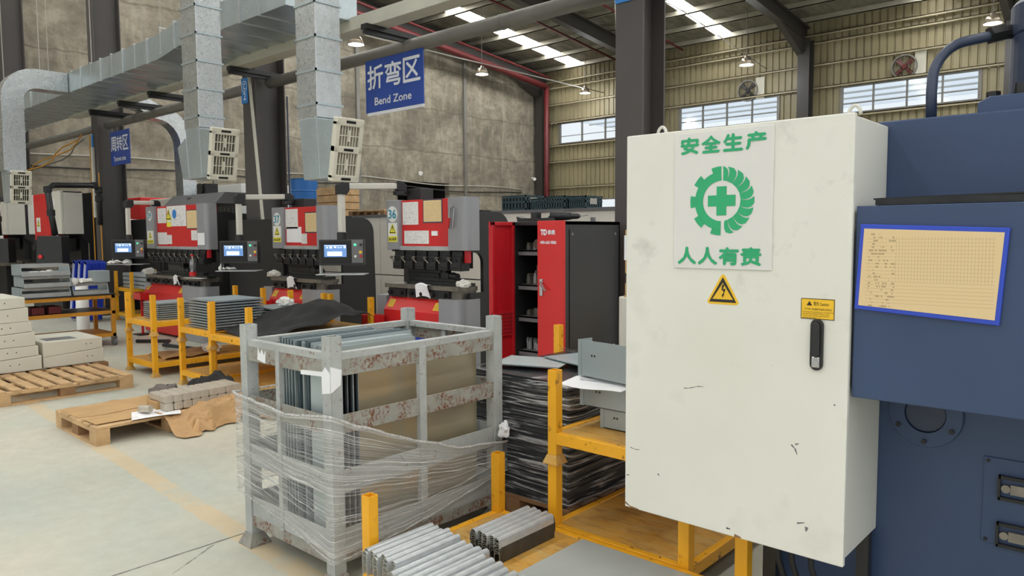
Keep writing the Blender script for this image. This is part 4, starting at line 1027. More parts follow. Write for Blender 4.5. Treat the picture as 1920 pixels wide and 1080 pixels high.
# ================================================================== WRAPPED PALLET of dark sheets
def pallet(x0, x1, y0, y1, label, along='X', slats=9, mat='wood', z0=0, top=.14, gap=None):
    r = T('wooden_pallet', label, 'pallet', ((x0 + x1) / 2, (y0 + y1) / 2, z0))
    L_ = (y1 - y0) if along == 'X' else (x1 - x0); sw = L_ / slats * (gap or .72)
    for k in range(slats):
        a = (L_ - sw) * k / (slats - 1); g = G(); j = random.uniform(-.012, .012)
        if along == 'X': g.box(x0, x1, y0 + a + (j if 0 < k < slats - 1 else 0), y0 + a + sw, z0 + top - .02, z0 + top)
        else: g.box(x0 + a + (j if 0 < k < slats - 1 else 0), x0 + a + sw, y0, y1, z0 + top - .02, z0 + top)
        g.done('slat', mat, r, bevel=.002)
    for k in range(3):
        g = G(); h = z0 + top - .042
        if along == 'X':
            xx = x0 + (x1 - x0 - .1) * k / 2; g.box(xx, xx + .1, y0, y1, h, z0 + top - .02); g.box(xx, xx + .1, y0, y1, z0, z0 + .018)
        else:
            yy = y0 + (y1 - y0 - .1) * k / 2; g.box(x0, x1, yy, yy + .1, h, z0 + top - .02); g.box(x0, x1, yy, yy + .1, z0, z0 + .018)
        g.done('stringer', mat, r, bevel=.002)
        for q in range(3):
            g = G()
            if along == 'X': yy = y0 + (y1 - y0 - .13) * q / 2; g.box(xx, xx + .1, yy, yy + .13, z0 + .018, h)
            else: xx = x0 + (x1 - x0 - .13) * q / 2; g.box(xx, xx + .13, yy, yy + .1, z0 + .018, h)
            g.done('block', mat if q != 1 else 'wood_dk', r, bevel=.002)
    return r
pallet(-3.0, -2.23, 2.92, 3.95, 'wooden pallet under the film wrapped stack of dark sheets', 'X', 7, 'wood_dk')
MS = bpy.data.meshes
first = None
for k in range(27):
    z = .142 + .0242 * k; j = random.uniform(-.012, .012)
    g = G(); g.box(-.36, .36, -.44, .44, 0, .0035); g.box(-.36, .36, -.44, -.437, 0, .018); g.box(.357, .36, -.44, .44, 0, .018)
    o = (g.done('dark_sheet', 'dark_sheet', None) if first is None else first.copy())
    if first is None: first = o
    else: C.objects.link(o)
    o.location = (-2.62 + j, 3.38 + random.uniform(-.012, .012), z)
    props(o, 'dark folded steel sheet in the film wrapped stack behind the cage', 'sheet', 'dark sheets in the wrapped stack')
zt = .142 + .0242 * 26 + .022
for k, (x, y, w, d, a, m, lab) in enumerate(((-2.78, 3.30, .40, .32, .35, 'zinc', 'pale zinc plate lying skewed on the wrapped stack, left one'), (-2.55, 3.52, .42, .34, -.3, 'tray', 'pale grey plate lying on the wrapped stack, middle one'), (-2.44, 3.70, .30, .40, .1, 'tray', 'pale grey plate lying on the wrapped stack, nearest the bent trays'))):
    g = G(rotz(a, (x, y, 0))); h = zt + .001 + .009 * k; g.box(-w / 2, w / 2, -d / 2, d / 2, h, h + .004); g.box(-w / 2, w / 2, -d / 2, -d / 2 + .004, h, h + .008); g.box(-w / 2, -w / 2 + .004, -d / 2, d / 2, h, h + .008)
    one(g, 'loose_plate', m, lab, 'plate')
g = G(rotz(-.3, (-2.40, 3.52, 0))); g.box(-.09, .09, -.02, .02, zt + .031, zt + .036); one(g, 'green_strip', 'green', 'thin green strip lying on the wrapped stack', 'strip')
g = G(); P2 = [(-3.01, 3.4), (-3.005, 2.925), (-2.235, 2.925), (-2.235, 3.84), (-3.005, 3.84)]
def f2(u, v):
    d = [0]
    for a, b in zip(P2, P2[1:]): d.append(d[-1] + math.dist(a, b))
    s = u * d[-1]
    for k in range(len(P2) - 1):
        if s <= d[k + 1] + 1e-9:
            f = (s - d[k]) / (d[k + 1] - d[k]); x = P2[k][0] + (P2[k + 1][0] - P2[k][0]) * f; y = P2[k][1] + (P2[k + 1][1] - P2[k][1]) * f; break
    o = .008 * abs(mnoise.noise(Vector((u * 22, v * 26, 0)))) + .006 * abs(mnoise.noise(Vector((u * 50, v * 50, 0))))
    n = Vector((x + 2.62, y - 3.38, 0)).normalized()
    k = max(0, (v - .9) / .1); ins = .05 * k * k
    return (x + n.x * (o - ins), y + n.y * (o - ins), .143 + (zt + .012 - .143) * v + .008 * mnoise.noise(Vector((u * 14, v * 3, 7))))
g.grid(f2, 130, 44); one(g, 'stretch_film', 'film_pack', 'shiny stretch film round the stack of dark sheets', 'film wrap', smooth=True)

# bent trays on the upper deck of the cabinet-side rack
def bent_tray(x0, x1, y0, y1, z0, z1, label, tilt=0, mat='tray', back=True):
    r = T('bent_tray', label, 'tray', ((x0 + x1) / 2, (y0 + y1) / 2, z0), tilt)
    M = Matrix.Translation(((x0 + x1) / 2, (y0 + y1) / 2, z0)) @ Matrix.Rotation(tilt, 4, 'Z') @ Matrix.Translation((-(x0 + x1) / 2, -(y0 + y1) / 2, -z0))
    t = .003; g = G(M); g.box(x0, x1, y0, y0 + t, z0, z1); g.box(x0, x1, y0, y1, z0, z0 + t); back and g.box(x0, x1, y1 - t, y1, z0, z1); g.done('shell', mat, r)
    g = G(M); g.box(x0, x0 + t, y0, y1, z0, z1); g.box(x0 - .004, x0 + .018, y0 - .003, y0, z0, z1); g.done('end_flange', mat, r)
    g = G(M)
    for fx in (.14, .17): g.cyl((x0 + (x1 - x0) * fx, y0 - .002, z0 + (z1 - z0) * .6), (x0 + (x1 - x0) * fx, y0 + .0, z0 + (z1 - z0) * .6), .005, 8)
    g.done('hole', 'black', r); return r
bent_tray(-2.05, -1.5, 2.94, 3.20, .604, .698, 'lowest bent grey tray standing on the yellow deck beside the cabinet', 0)
bent_tray(-2.165, -1.5, 2.93, 3.25, .700, .828, 'middle bent grey tray, under the folded white paper', 0)
bent_tray(-2.19, -1.55, 2.90, 2.99, .842, 1.022, 'topmost bent grey tray beside the cream cabinet', -.16, 'tray', False)
g = sheet(lambda u, v: (-2.24 + .36 * u + .05 * v, 2.85 + .22 * v - .0 * u, .833 - .05 * max(0, .5 - v) * (1 + .3 * math.sin(u * 5)) + .0 * u), 8, 6)
one(g, 'paper_sheet', 'paper', 'folded white paper sticking out between the two upper bent trays', 'paper', thick=.001)
r = T('film_roll', 'roll of clear stretch film standing upright left of the cream cabinet', 'roll', (-2.715, 4.22, .604))
g = G(); g.lathe([(.04, .604), (.07, .604), (.07, 1.115), (.067, 1.12), (.04, 1.12)], (-2.715, 4.22, 0), 28); g.done('film', 'offwhite', r, smooth=False)
g = G(); g.lathe([(.036, .604), (.04, .604), (.04, 1.128), (.036, 1.128)], (-2.715, 4.22, 0), 24); g.done('core', 'card', r)

CB = -2.84
r = T('carton', 'brown carton standing behind the film roll, mostly hidden by the cabinet', 'box', (-2.6, 4.4, .604))
g = G(); g.box(CB, CB + .4, 4.35, 4.75, .604, 1.57); g.done('box_body', 'card', r, bevel=.008)
g = G(); g.box(CB - .002, CB + .14, 4.346, 4.35, 1.36, 1.53); g.done('white_label', 'paper', r)
g = G(); lettering(g, 'MADE IN', CB + .004, CB + .34, 1.20, 1.27, 4.348); g.done('print', 'ink', r)
g = crumple((-2.93, 4.32, .606), (.16, .11, .10), 11, 20, .45); one(g, 'crumpled_cloth', 'cloth_g', 'crumpled beige cloth heap on the rack before the tool cabinet', 'cloth', smooth=False)

g = sheet(lambda u, v: (-3.2 + .3 * u, 4.12 + .3 * v, .608 + .03 * abs(math.sin(5 * u + 3 * v)) + .02 * v), 16, 12)
one(g, 'paper_sheet', 'cloth_w', 'crumpled white paper on the rack before the tool cabinet', 'paper', thick=.001)

# ================================================================== PRESS BRAKES
def stadium_xy(pts): return pts
def glove(c, s, seed, label, grp=None, name='work_glove', mat='cloth_w'):
    """a limp work glove: palm with five separate fingers"""
    r = T(name, label, 'glove', c, seed * 1.7, grp)
    def ln(*p): return Vector(p)
    g = G(); g.grid(lambda u, v: ((-.045 + .09 * u) * s, (-.06 + .12 * v) * s, (.012 + .022 * math.sin(math.pi * u) + .01 * math.sin(7 * v + seed)) * s), 8, 8)
    g.grid(lambda u, v: ((-.045 + .09 * u) * s, (-.06 + .12 * v) * s, .001), 2, 2); g.done('palm', mat, r, local=True, smooth=True)
    for k, (x, l) in enumerate(((-.036, .065), (-.013, .08), (.011, .075), (.034, .058))):
        a = (k - 1.5) * .14; g = G(); g.tube([(x * s, .055 * s, .016 * s), ((x + .5 * l * math.sin(a)) * s, (.055 + l * .55) * s, .024 * s), ((x + l * math.sin(a)) * s, (.055 + l) * s, .012 * s)], [.013 * s, .013 * s, .008 * s], 8); g.done('finger', mat, r, local=True, smooth=True)
    g = G(); g.tube([(.04 * s, -.02 * s, .016 * s), (.075 * s, .015 * s, .022 * s), (.088 * s, .045 * s, .012 * s)], [.015 * s, .014 * s, .009 * s], 8); g.done('thumb', mat, r, local=True, smooth=True)
    g = G(); g.tube([(0, -.06 * s, .014 * s), (0, -.10 * s, .016 * s)], [.034 * s, .040 * s], 12); g.done('cuff', mat, r, local=True, smooth=True)
    return r
PD = Vector((-.745, -.667, 0)); PN = Vector((.667, -.745, 0))
def pendant(r, B, E, zp, w, h, tubemat='offwhite'):
    """overhead swing arm with a hanging control panel facing the aisle"""
    B = Vector(B); E = Vector(E)
    g = G(); d = (E - B).normalized(); g.bar(B + d * .05, E - d * .05, .062, .062); g.bar(E - Vector((0, 0, .06)), (E.x, E.y, zp + h + .06), .062, .062, (1, 0, 0))
    arm = g.done('swing_arm', tubemat, r, bevel=.012)
    g = G(); g.prism([(-.045, -.075), (.045, -.075), (.045, .0), (.01, .045), (-.045, .045)], 'Y', -.045, .045)
    g2 = G(Matrix.Translation(E) @ Matrix.Rotation(math.atan2(-d.y, -d.x), 4, 'Z')); g2.prism([(-.048, -.08), (.05, -.08), (.075, -.045), (.075, .042), (-.01, .042), (-.048, .01)], 'Y', -.045, .045); g2.done('elbow', 'black', arm, bevel=.006)
    g2 = G(Matrix.Translation(B) @ Matrix.Rotation(math.atan2(d.y, d.x), 4, 'Z')); g2.prism([(-.05, -.06), (.06, -.045), (.06, .042), (-.01, .042), (-.05, .01)], 'Y', -.045, .045); g2.done('elbow', 'black', arm, bevel=.006)
    g = G(); g.lathe([(.05, -.10), (.085, -.09), (.085, -.055), (.05, -.05)], B, 20); g.done('swivel', 'black', arm)
    g = G(); g.lathe([(.05, .0), (.05, .07), (.04, .075)], (E.x, E.y, zp + h), 20); g.done('socket', 'black', arm)
    M = Matrix(((-PD.x, -PN.x, 0, E.x), (-PD.y, -PN.y, 0, E.y), (0, 0, 1, zp), (0, 0, 0, 1)))   # x right, y away, z up
    g = G(M); x0 = -w * .50; x1 = w * .5; xs = x0 + w * .74
    g.box(x0, x1, -.05, .05, 0, h); cp = g.done('control_panel', 'black', r, bevel=.006)
    g = G(M); g.box(x0 + .02, xs - .012, -.054, -.05, .02, h - .02); g.done('bezel', 'black_matt', cp)
    g = G(M); g.box(xs, x1 - .004, -.056, -.05, h * .10, h - .004); g.done('button_plate', 'grey_dk', cp)
    sx0, sx1, sz0, sz1 = x0 + w * .12, x0 + w * .62, h * .33, h * .80
    g = G(M); g.box(sx0, sx1, -.0565, -.054, sz0, sz1); g.done('screen', 'screen', cp)
    g = G(M); sw, sh = sx1 - sx0, sz1 - sz0
    for a, b, c, dd in ((.10, .18, .72, .82), (.24, .36, .70, .85), (.44, .55, .74, .86), (.60, .68, .73, .8), (.72, .8, .73, .8), (.88, .97, .72, .9), (.14, .80, .08, .44), (.03, .97, .90, .95)): g.box(sx0 + sw * a, sx0 + sw * b, -.0572, -.0565, sz0 + sh * c, sz0 + sh * dd)
    g.done('screen_graphics', 'screen_w', cp)
    for (fx, fz, m) in ((.30, .80, 'btn_green'), (.78, .80, 'black'), (.32, .35, 'btn_white'), (.78, .36, 'btn_red')):
        g = G(M); xx = xs + (x1 - xs) * fx; g.cyl((xx, -.072, h * fz), (xx, -.056, h * fz), .013, 14); g.done('button', m, cp)
    g = G(M); xx = xs + (x1 - xs) * .74; g.box(xx - .014, xx + .014, -.0572, -.056, h * .46, h * .56); g.done('button_label', 'warn', cp)
    g = G(M); g.box(x0 - .0, x1 + .03, -.20, .05, -.09, -.082); g.box(x0, x0 + .01, -.04, .05, -.09, 0); tr = g.done('keyboard_tray', 'steel_lt', cp)
    return M
def press_brake(X0, X1, zb, zt, num, nclamp, label, lw, rw, yb, zc, ztab, posts, arm, papers):
    Y = 5.0
    r = T('press_brake', label, 'machine', ((X0 + X1) / 2, 5.35, 0), 0, 'red and grey press brakes')
    # head cover
    g = G(); g.box(X0, X0 + lw, Y - .02, Y + .15, zb + .0, zt); lp = g.done('head_post', 'grey_post', r, bevel=.006)
    rx0 = X1 - rw; rr = .07
    def rpost(a, b, y0, y1, R): return [(a, y1), (a, y0), (b - R, y0)] + [(b - R + R * math.sin(t), y0 + R - R * math.cos(t)) for t in [math.pi / 2 * k / 6 for k in range(1, 7)]] + [(b, y1)]
    g = G(); g.prism(rpost(rx0, X1, Y - .02, Y + .15, rr), 'Z', zb, zt); rp = g.done('head_post', 'grey_post', r)
    g = G(); g.box(X0 + lw, rx0, Y + .03, Y + .30, zb + .035, zt - .005); hp = g.done('head_panel', 'red', r, bevel=.003)
    g = G(); g.box(X0 + lw - .02, rx0, Y + .0, Y + .04, zb - .005, zb + .038); g.done('head_trim', 'steel_lt', r, bevel=.002)
    # number disc and warning label
    cx, cz, R = X0 + lw * .52, zt - .145, .082
    if num:
        g = G(); g.lathe([(.001, 0), (R, 0), (R, .001)], (cx, Y - .0215, cz), 28, (0, 1, 0)); nd = g.done('number_disc', 'white', r); nd['label'] = 'white number disc reading %s' % num
        g = G(); lettering(g, num, cx - R * .72, cx + R * .72, cz - R * .55, cz + R * .55, Y - .0245, .003); g.done('number', 'teal', nd)
    g = G(); g.box(X0 + lw * .14, X0 + lw * .9, Y - .0225, Y - .02, zb + .08, zb + .08 + .20); wl = g.done('warning_label', 'white', r)
    warn_triangle(wl, X0 + lw * .52, zb + .165, zb + .268, Y - .0225, 'warn_br')
    g = G(); g.box(X0 + lw * .14, X0 + lw * .9, Y - .0235, Y - .0225, zb + .08, zb + .14); g.done('yellow_band', 'warn_br', wl)
    g = G(); lettering(g, '当心压手', X0 + lw * .2, X0 + lw * .84, zb + .095, zb + .127, Y - .025, .001); g.done('label_print', 'ink', wl)
    for (fx0, fx1, fz0, fz1, m, nm) in papers:
        w = X1 - X0; h = zt - zb
        g = G(); yy = Y + .03 if fx0 > lw / w and fx1 < 1 - rw / w + .05 else Y - .02
        g.box(X0 + w * fx0, X0 + w * fx1, yy - .004, yy, zb + h * fz0, zb + h * fz1)
        p = g.done(nm, m, r)
        if m == 'buff_plain':
            g = G(); e = .012; g.box(X0 + w * fx0 - e, X0 + w * fx1 + e, yy - .003, yy - .0005, zb + h * fz0 - e, zb + h * fz1 + e); g.done('board_frame', 'blue_dark', p)
    # C frame side plates with a throat
    th = .04
    for xs in (X0 - .02, X1 - .06):
        pts = [(Y + .04, 0), (Y + .04, ztab - .06), (Y + .22, ztab - .06), (Y + .22, zb - .12)] + [(Y + .12 + .10 * math.cos(a), zb - .12 + .10 * math.sin(a)) for a in [math.pi / 2 * k / 5 for k in range(1, 6)]] + [(Y + .06, zb - .02), (Y + .06, zt - .13), (yb - .28, zt - .14)]
        pts += [(yb - .19 + .17 * math.sin(a), zt - .31 + .17 * math.cos(a)) for a in [math.pi / 2 * k / 6 for k in range(7)]] + [(yb, .7), (yb, 0)]
        g = G(); g.prism(pts, 'X', xs, xs + th); g.done('side_frame', 'black', r)
    # crown, ram, lower beam
    g = G(); g.box(X0 + .06, X1 - .1, Y + .30, Y + .42, zb + .05, zt - .12); g.done('crown', 'black', r)
    g = G(); g.box(X0 + .05, X1 - .12, Y + .10, Y + .18, zc + .02, zb + .03); g.done('ram', 'black_part', r, bevel=.003)
    x0, x1 = X0 + .10, X1 - .06; p = (x1 - x0) / nclamp
    for k in range(nclamp):
        a = x0 + p * k; cw = p * .84; dz = .025 * (k % 2 == 0 and k == 0)
        g = G(); g.box(a, a + cw, Y - .0, Y + .10, zb - .065, zb - .008); g.box(a + cw * .06, a + cw, Y - .02, Y + .10, zc + .0, zb - .06); c = g.done('tool_clamp', 'black_part', r, bevel=.006)
        g = G(); g.box(a + cw * .06, a + cw * .98, Y - .035, Y - .02, zc + .005, zc + .085); g.done('clamp_jaw', 'black', c, bevel=.004)
        g = G(); g.cyl((a + cw * .02, Y - .05, zb - .085), (a + cw * .30, Y - .04, zb - .13), .007, 6); g.cyl((a + cw * .01, Y - .06, zb - .08), (a + cw * .04, Y - .03, zb - .075), .012, 8); g.done('lever', 'steel', c)
        g = G()
        for q in range(4): g.cyl((a + cw * (.2 + .2 * q), Y - .039, zc + .03), (a + cw * (.2 + .2 * q), Y - .034, zc + .03), .009, 8)
        g.cyl((a + cw * .5, Y - .026, zb - .11), (a + cw * .5, Y - .018, zb - .11), .022, 14); g.done('bolt', 'black_matt', c)
    g = G(); g.box(x1 - .02, x1 + .035, Y + .02, Y + .06, zb - .12, zb + .01); g.done('side_guard', 'red_deep', r)
    # punch and die
    pm = X0 + (X1 - X0) * .42; pw = min(.24, (X1 - X0) * .22)
    g = G(); g.box(pm - pw, pm + pw * 1.05, Y + .04, Y + .085, zc - .03, zc + .02); g.prism([(Y + .03, zc - .03), (Y + .09, zc - .03), (Y + .07, zc - .14), (Y + .055, zc - .15), (Y + .04, zc - .14)], 'X', pm - pw * .95, pm + pw); g.done('punch', 'black_part', r, bevel=.003)
    g = G(); g.box(X0 + .30, X1 - .04, Y - .01, Y + .13, ztab, ztab + .035); g.box(X0 + .38, X1 - .2, Y + .02, Y + .10, ztab + .035, ztab + .07); g.done('die_rail', 'black_part', r, bevel=.003)
    g = G(); g.box(pm + pw * 1.25, pm + pw * 1.7, Y - .0, Y + .1, ztab + .07, ztab + .13); g.box(pm + pw * 1.35, pm + pw * 1.55, Y, Y + .08, ztab + .13, ztab + .2); g.cyl((pm + pw * 1.6, Y + .04, ztab + .10), (pm + pw * 2.1, Y + .04, ztab + .09), .035, 12); g.done('back_gauge', 'black_part', r, bevel=.003)
    g = G(); g.box(X0 + .0, X1 - .08, Y - .06, Y + .20, ztab - .045, ztab); g.done('table_top', 'steel', r, bevel=.003)
    g = G(); g.box(X0 + .03, X1 - .08, Y - .02, Y + .18, ztab - .15, ztab - .045); g.done('table_beam', 'steel', r)
    n = max(3, round((X1 - X0) / .42))
    for k in range(n):
        a = X0 + .05 + (X1 - X0 - .22) * k / n; w = (X1 - X0 - .2) / n * .8
        g = G(); g.box(a, a + w, Y - .05, Y - .02, ztab - .135, ztab - .05); b = g.done('die_clamp', 'black', r, bevel=.003)
        for f in (.18, .82):
            g = G(); g.cyl((a + w * f, Y - .085, ztab - .09), (a + w * f, Y - .05, ztab - .09), .022, 12); g.done('knob', 'black_part', b, bevel=.003)
    # lower body
    zl = ztab - .14; ob, lpw, rpw = posts
    g = G(); g.prism([(Y - .02, zl), (Y - .11, zl - .13), (Y - .11, .04), (Y + .3, .04), (Y + .3, zl)], 'X', X0 + .04, X1 - rpw + .02); g.done('lower_panel', 'red', r, bevel=.004)
    g = G(); g.box(X0 - ob, X0 - ob + lpw, Y - .06, Y + .22, 0, zl + .01); g.done('base_post', 'grey_post', r, bevel=.005)
    g = G(); g.prism(rpost(X1 - rpw, X1, Y - .12, Y + .15, .10), 'Z', 0, zl + .02); g.done('base_post', 'grey_post', r)
    sl = math.atan2(.13, .09)
    for fx in (.02, .86):
        xa = X0 + .06 + (X1 - X0 - rpw - .06) * fx; g = G()
        g.quad((xa, Y - .045, zl - .030), (xa + .09, Y - .045, zl - .030), (xa + .09, Y - .095, zl - .102), (xa, Y - .095, zl - .102)); g.done('yellow_label', 'print_y', r, thick=.002)
    return r
PAP36 = [(.172, .375, .50, .95, 'print', 'process_sheet'), (.445, .665, .55, .965, 'buff_plain', 'notice_board'), (.19, .505, .12, .38, 'print', 'diagram_label'), (.54, .615, .28, .37, 'paper', 'torn_label')]
m36 = press_brake(-6.22, -5.02, 1.385, 1.90, '36', 6, 'press brake with number 36, nearest the red tool cabinet', .19, .26, 5.62, 1.185, 1.035, (.14, .16, .30), None, PAP36)
pendant(m36, (-6.12, 5.10, 2.05), (-6.30, 4.47, 2.03), 1.235, .45, .26)
g = G(); g.box(-6.07, -5.86, 5.14, 5.32, 1.895, 2.02); g.done('arm_mount', 'black', m36, bevel=.004)
PAP37 = [(.205, .44, .48, .95, 'print', 'process_sheet'), (.22, .50, .15, .52, 'paper', 'loose_sheet'), (.58, .83, .40, .84, 'buff_plain', 'notice_board'), (.50, .60, .12, .36, 'print', 'diagram_label')]
m37 = press_brake(-8.50, -7.33, 1.375, 1.885, '37', 6, 'press brake with number 37, middle one of the three with monitors', .23, .19, 5.70, 1.185, 1.02, (.18, .2, .37), None, PAP37)
pendant(m37, (-8.30, 5.11, 2.02), (-8.46, 4.52, 2.0), 1.205, .46, .27)
g = G(); g.box(-8.30, -8.02, 5.14, 5.32, 1.88, 1.99); g.done('arm_mount', 'black', m37, bevel=.004)
PAP39 = [(.165, .315, .60, .95, 'print', 'process_sheet'), (.33, .65, .52, .985, 'print', 'safety_poster'), (.66, .82, .47, .86, 'buff_plain', 'notice_board'), (.155, .315, .10, .38, 'print', 'tool_chart'), (.32, .40, .11, .32, 'print', 'small_label'), (.725, .86, .20, .42, 'print', 'diagram_label'), (.875, .98, .10, .36, 'paper', 'white_card')]
m39 = press_brake(-12.29, -10.27, 1.34, 2.0, '39', 10, 'wide press brake with number 39 under the middle drop duct', .29, .27, 6.0, 1.13, .93, (.06, .22, .60), None, PAP39)
pendant(m39, (-12.12, 5.08, 2.06), (-12.0, 4.60, 2.05), 1.195, .5, .29)
# yellow triangle and blue mandatory disc on the poster
w = 2.02; g = G(); zb, h = 1.34, .66
warn_triangle(m39, -12.29 + w * .36, zb + h * .66, zb + h * .93, 5.025, 'warn_br')
g = G(); cx, cz = -12.29 + w * .46, zb + h * .80; g.lathe([(.001, 0), (.07, 0)], (cx, 5.024, cz), 24, (0, 1, 0)); g.done('mandatory_disc', 'sign_light', m39)
g = G(); g.box(-12.29 + w * .325, -12.29 + w * .40, 5.0235, 5.025, zb + h * .51, zb + h * .62); g.done('yellow_band', 'warn_br', m39)
g = G(); g.prism([(5.14, 2.0), (5.30, 2.17), (5.9, 2.17), (5.9, 2.0)], 'X', -12.0, -10.3); g.cyl((-11.3, 5.2, 2.12), (-11.3, 5.5, 2.12), .03, 10); g.done('crown_cover', 'grey_dk', m39, bevel=.006)
g = G(); g.box(-11.6, -11.3, 5.5, 5.7, 2.17, 2.35); g.cyl((-11.45, 5.48, 2.27), (-11.45, 5.72, 2.27), .09, 14); g.done('motor', 'black_part', m39)
# small tools stuck to the heads
r = T('hanging_tool', 'red handled tool hanging on the grey post of machine 36', 'tool', (-5.26, 4.965, 1.6))
g = G(); g.tube([(-5.19, 4.96, 1.81), (-5.225, 4.955, 1.80), (-5.235, 4.955, 1.70)], .009, 8); g.cyl((-5.17, 4.96, 1.79), (-5.185, 4.955, 1.60), .008, 8); g.done('jaws', 'chrome', r)
g = G(); g.cyl((-5.238, 4.955, 1.70), (-5.26, 4.955, 1.60), .013, 10); g.done('handle', 'red', r)
# loose things on the press tables
for (x, z, s, lab) in ((-5.72, 1.0365, 1.0, 'white paper hanging over the table edge of machine 36'), (-8.1, 1.0215, .9, 'white paper lying over the table edge of machine 37'), (-11.25, .9315, .9, 'white rag lying over the table edge of machine 39')):
    g = sheet(lambda u, v: (x + .20 * s * u + (.03 * v), 4.965 - .10 * min(v, .5) - .02 * math.sin(v * 4) * u, z + .004 - (max(0, v - .45) * .24) + .02 * math.sin(math.pi * u) * (v > .3)), 10, 10)
    one(g, 'paper_sheet', 'paper', lab, 'paper', thick=.001)
g = crumple((-5.06, 4.96, 1.038), (.085, .05, .045), 2); one(g, 'white_rag', 'cloth_w', 'crumpled white rag at the right end of the table of machine 36', 'rag')
g = crumple((-8.47, 4.97, 1.022), (.11, .07, .05), 9); one(g, 'green_rag', 'cloth_w', 'pale rag at the left end of the table of machine 37', 'rag')
g = crumple((-12.2, 4.97, .932), (.17, .08, .06), 4); one(g, 'white_rag', 'cloth_w', 'bundle of white rags at the left end of the table of machine 39', 'rag')
r = T('water_bottle', 'clear water bottle with a red label on the table of machine 39', 'bottle', (-10.55, 4.90, .932))
MT['bottle'] = glassy('clear_plastic', (.9, .93, .95, 1), .75, .1)
g = G(); g.lathe([(.001, .932), (.045, .934), (.047, 1.02), (.042, 1.05), (.047, 1.10), (.045, 1.17), (.02, 1.225), (.016, 1.24)], (-10.55, 4.90, 0), 18); g.done('bottle_body', 'bottle', r, smooth=True)
g = G(); g.cyl((-10.55, 4.90, 1.24), (-10.55, 4.90, 1.265), .02, 14); g.done('cap', 'red', r)
g = G(); g.lathe([(.048, .96), (.048, 1.02)], (-10.55, 4.90, 0), 18); g.done('bottle_label', 'red', r)
g = G(); g.box(-10.75, -10.32, 4.86, 5.0, .926 - .0, .9315); one(g, 'white_cloth', 'cloth_w', 'white cloth under the water bottle on machine 39', 'cloth')
for (c, lab) in (((-6.20, 4.42, 1.152), 'white glove on the monitor tray of machine 36'),):
    pass
glove((-12.02, 4.47, 1.115), 1.5, 2, 'white work glove on the monitor tray at the wide press brake')
glove((-8.62, 4.42, 1.125), .9, 3, 'white work glove on the tray of the middle monitor')
# red trays clipped to the rack posts
for x, y, z, s, lab in ((-6.22, 4.78, .60, .11, 'open red tray beside the rack post in front of machine 36'), (-8.45, 4.78, .62, .13, 'red tray beside the rack post in front of machine 37'), (-11.98, 4.74, .55, .14, 'red tray beside the left base post of machine 39')):
    r = T('parts_tray', lab, 'tray', (x, y, z)); 
    g = G(); a = s; g.box(x - a, x + a, y - .07, y + .07, z, z + .01); g.box(x - a, x + a, y - .07, y - .06, z, z + .11); g.box(x - a, x + a, y + .06, y + .07, z, z + .11); g.box(x - a, x - a + .01, y - .07, y + .07, z, z + .11); g.box(x + a - .01, x + a, y - .07, y + .07, z, z + .11); g.done('tray', 'red', r, bevel=.004)
    g = G(); g.cyl((x, y, 0), (x, y, z), .02, 10); g.done('stand_pole', 'red_deep', r)
    g = G(); g.box(x - .12, x + .12, y - .10, y + .10, 0, .015); g.done('stand_base', 'black', r)

# ---- the larger press brakes at the far left
def big_press(X0, X1, label, full=True):
    Y = 5.0; zb, zt = 1.58, 2.43
    r = T('press_brake', label, 'machine', ((X0 + X1) / 2, 5.6, 0), 0, 'white and red press brakes')
    g = G(); g.box(X0, X0 + .62, Y, Y + .36, zb + .0, zt - .02); g.done('head_cover', 'white', r, bevel=.02)
    g = G(); g.box(X1 - .58, X1, Y, Y + .05, zb, zt); g.box(X1 - .05, X1, Y + .05, Y + .40, zb, zt); g.box(X1 - .58, X1, Y + .05, Y + .4, zt - .04, zt); g.done('head_cover', 'offwhite', r, bevel=.01)
    g = G(); g.box(X0 + .62, X1 - .58, Y - .06, Y + .2, zb - .12, zt - .03); hp = g.done('head_panel', 'red', r, bevel=.02)
    g = G(); g.box(X0 + .78, X0 + 1.02, Y - .064, Y - .06, zb + .05, zb + .34); wl = g.done('warning_label', 'white', r); warn_triangle(wl, X0 + .9, zb + .16, zb + .31, Y - .064, 'warn_br')
    g = G(); g.lathe([(.001, 0), (.13, 0), (.13, .002)], (X1 - .44, Y - .003, zt - .25), 28, (0, 1, 0)); g.done('number_disc', 'white', r)
    g = G(); g.box(X1 - .57, X1 - .2, Y - .01, Y - .006, zb - .36, zb - .02); g.done('paper_sheet', 'print', r)
    for xs in (X0 - .02, X1 - .06):
        g = G(); g.prism([(Y + .1, 0), (Y + .1, .9), (Y + .5, .9), (Y + .5, 1.4), (Y + .36, 1.5), (Y + .36, 2.38), (Y + .9, 2.46), (Y + 1.0, 2.4), (Y + 1.0, 0)], 'X', xs, xs + .05); g.done('side_frame', 'black', r)
    g = G(); g.box(X0 + .05, X1 - .1, Y + .36, Y + .5, 1.0, 2.4); g.done('ram', 'black', r)
    n = 9; p = (X1 - X0 - .2) / n
    for k in range(n):
        a = X0 + .1 + p * k; g = G(); g.box(a, a + p * .8, Y + .06, Y + .3, 1.24, 1.5); g.box(a, a + p * .8, Y + .03, Y + .06, 1.24, 1.34); g.done('tool_clamp', 'black_part', r, bevel=.008)
    g = G(); g.box(X0 + .0, X1 - .05, Y - .1, Y + .3, .86, .97); g.done('table_top', 'steel', r, bevel=.004)
    g = G(); g.box(X0 + .1, X1 - .15, Y, Y + .3, 0, .86); g.done('lower_panel', 'black', r)
    return r
m4 = big_press(-18.37, -16.3, 'large press brake with a red and white head behind the black pipe arm')
m5 = big_press(-22.0 + .15, -20.03, 'large press brake with a red and white head cut by the left picture edge')
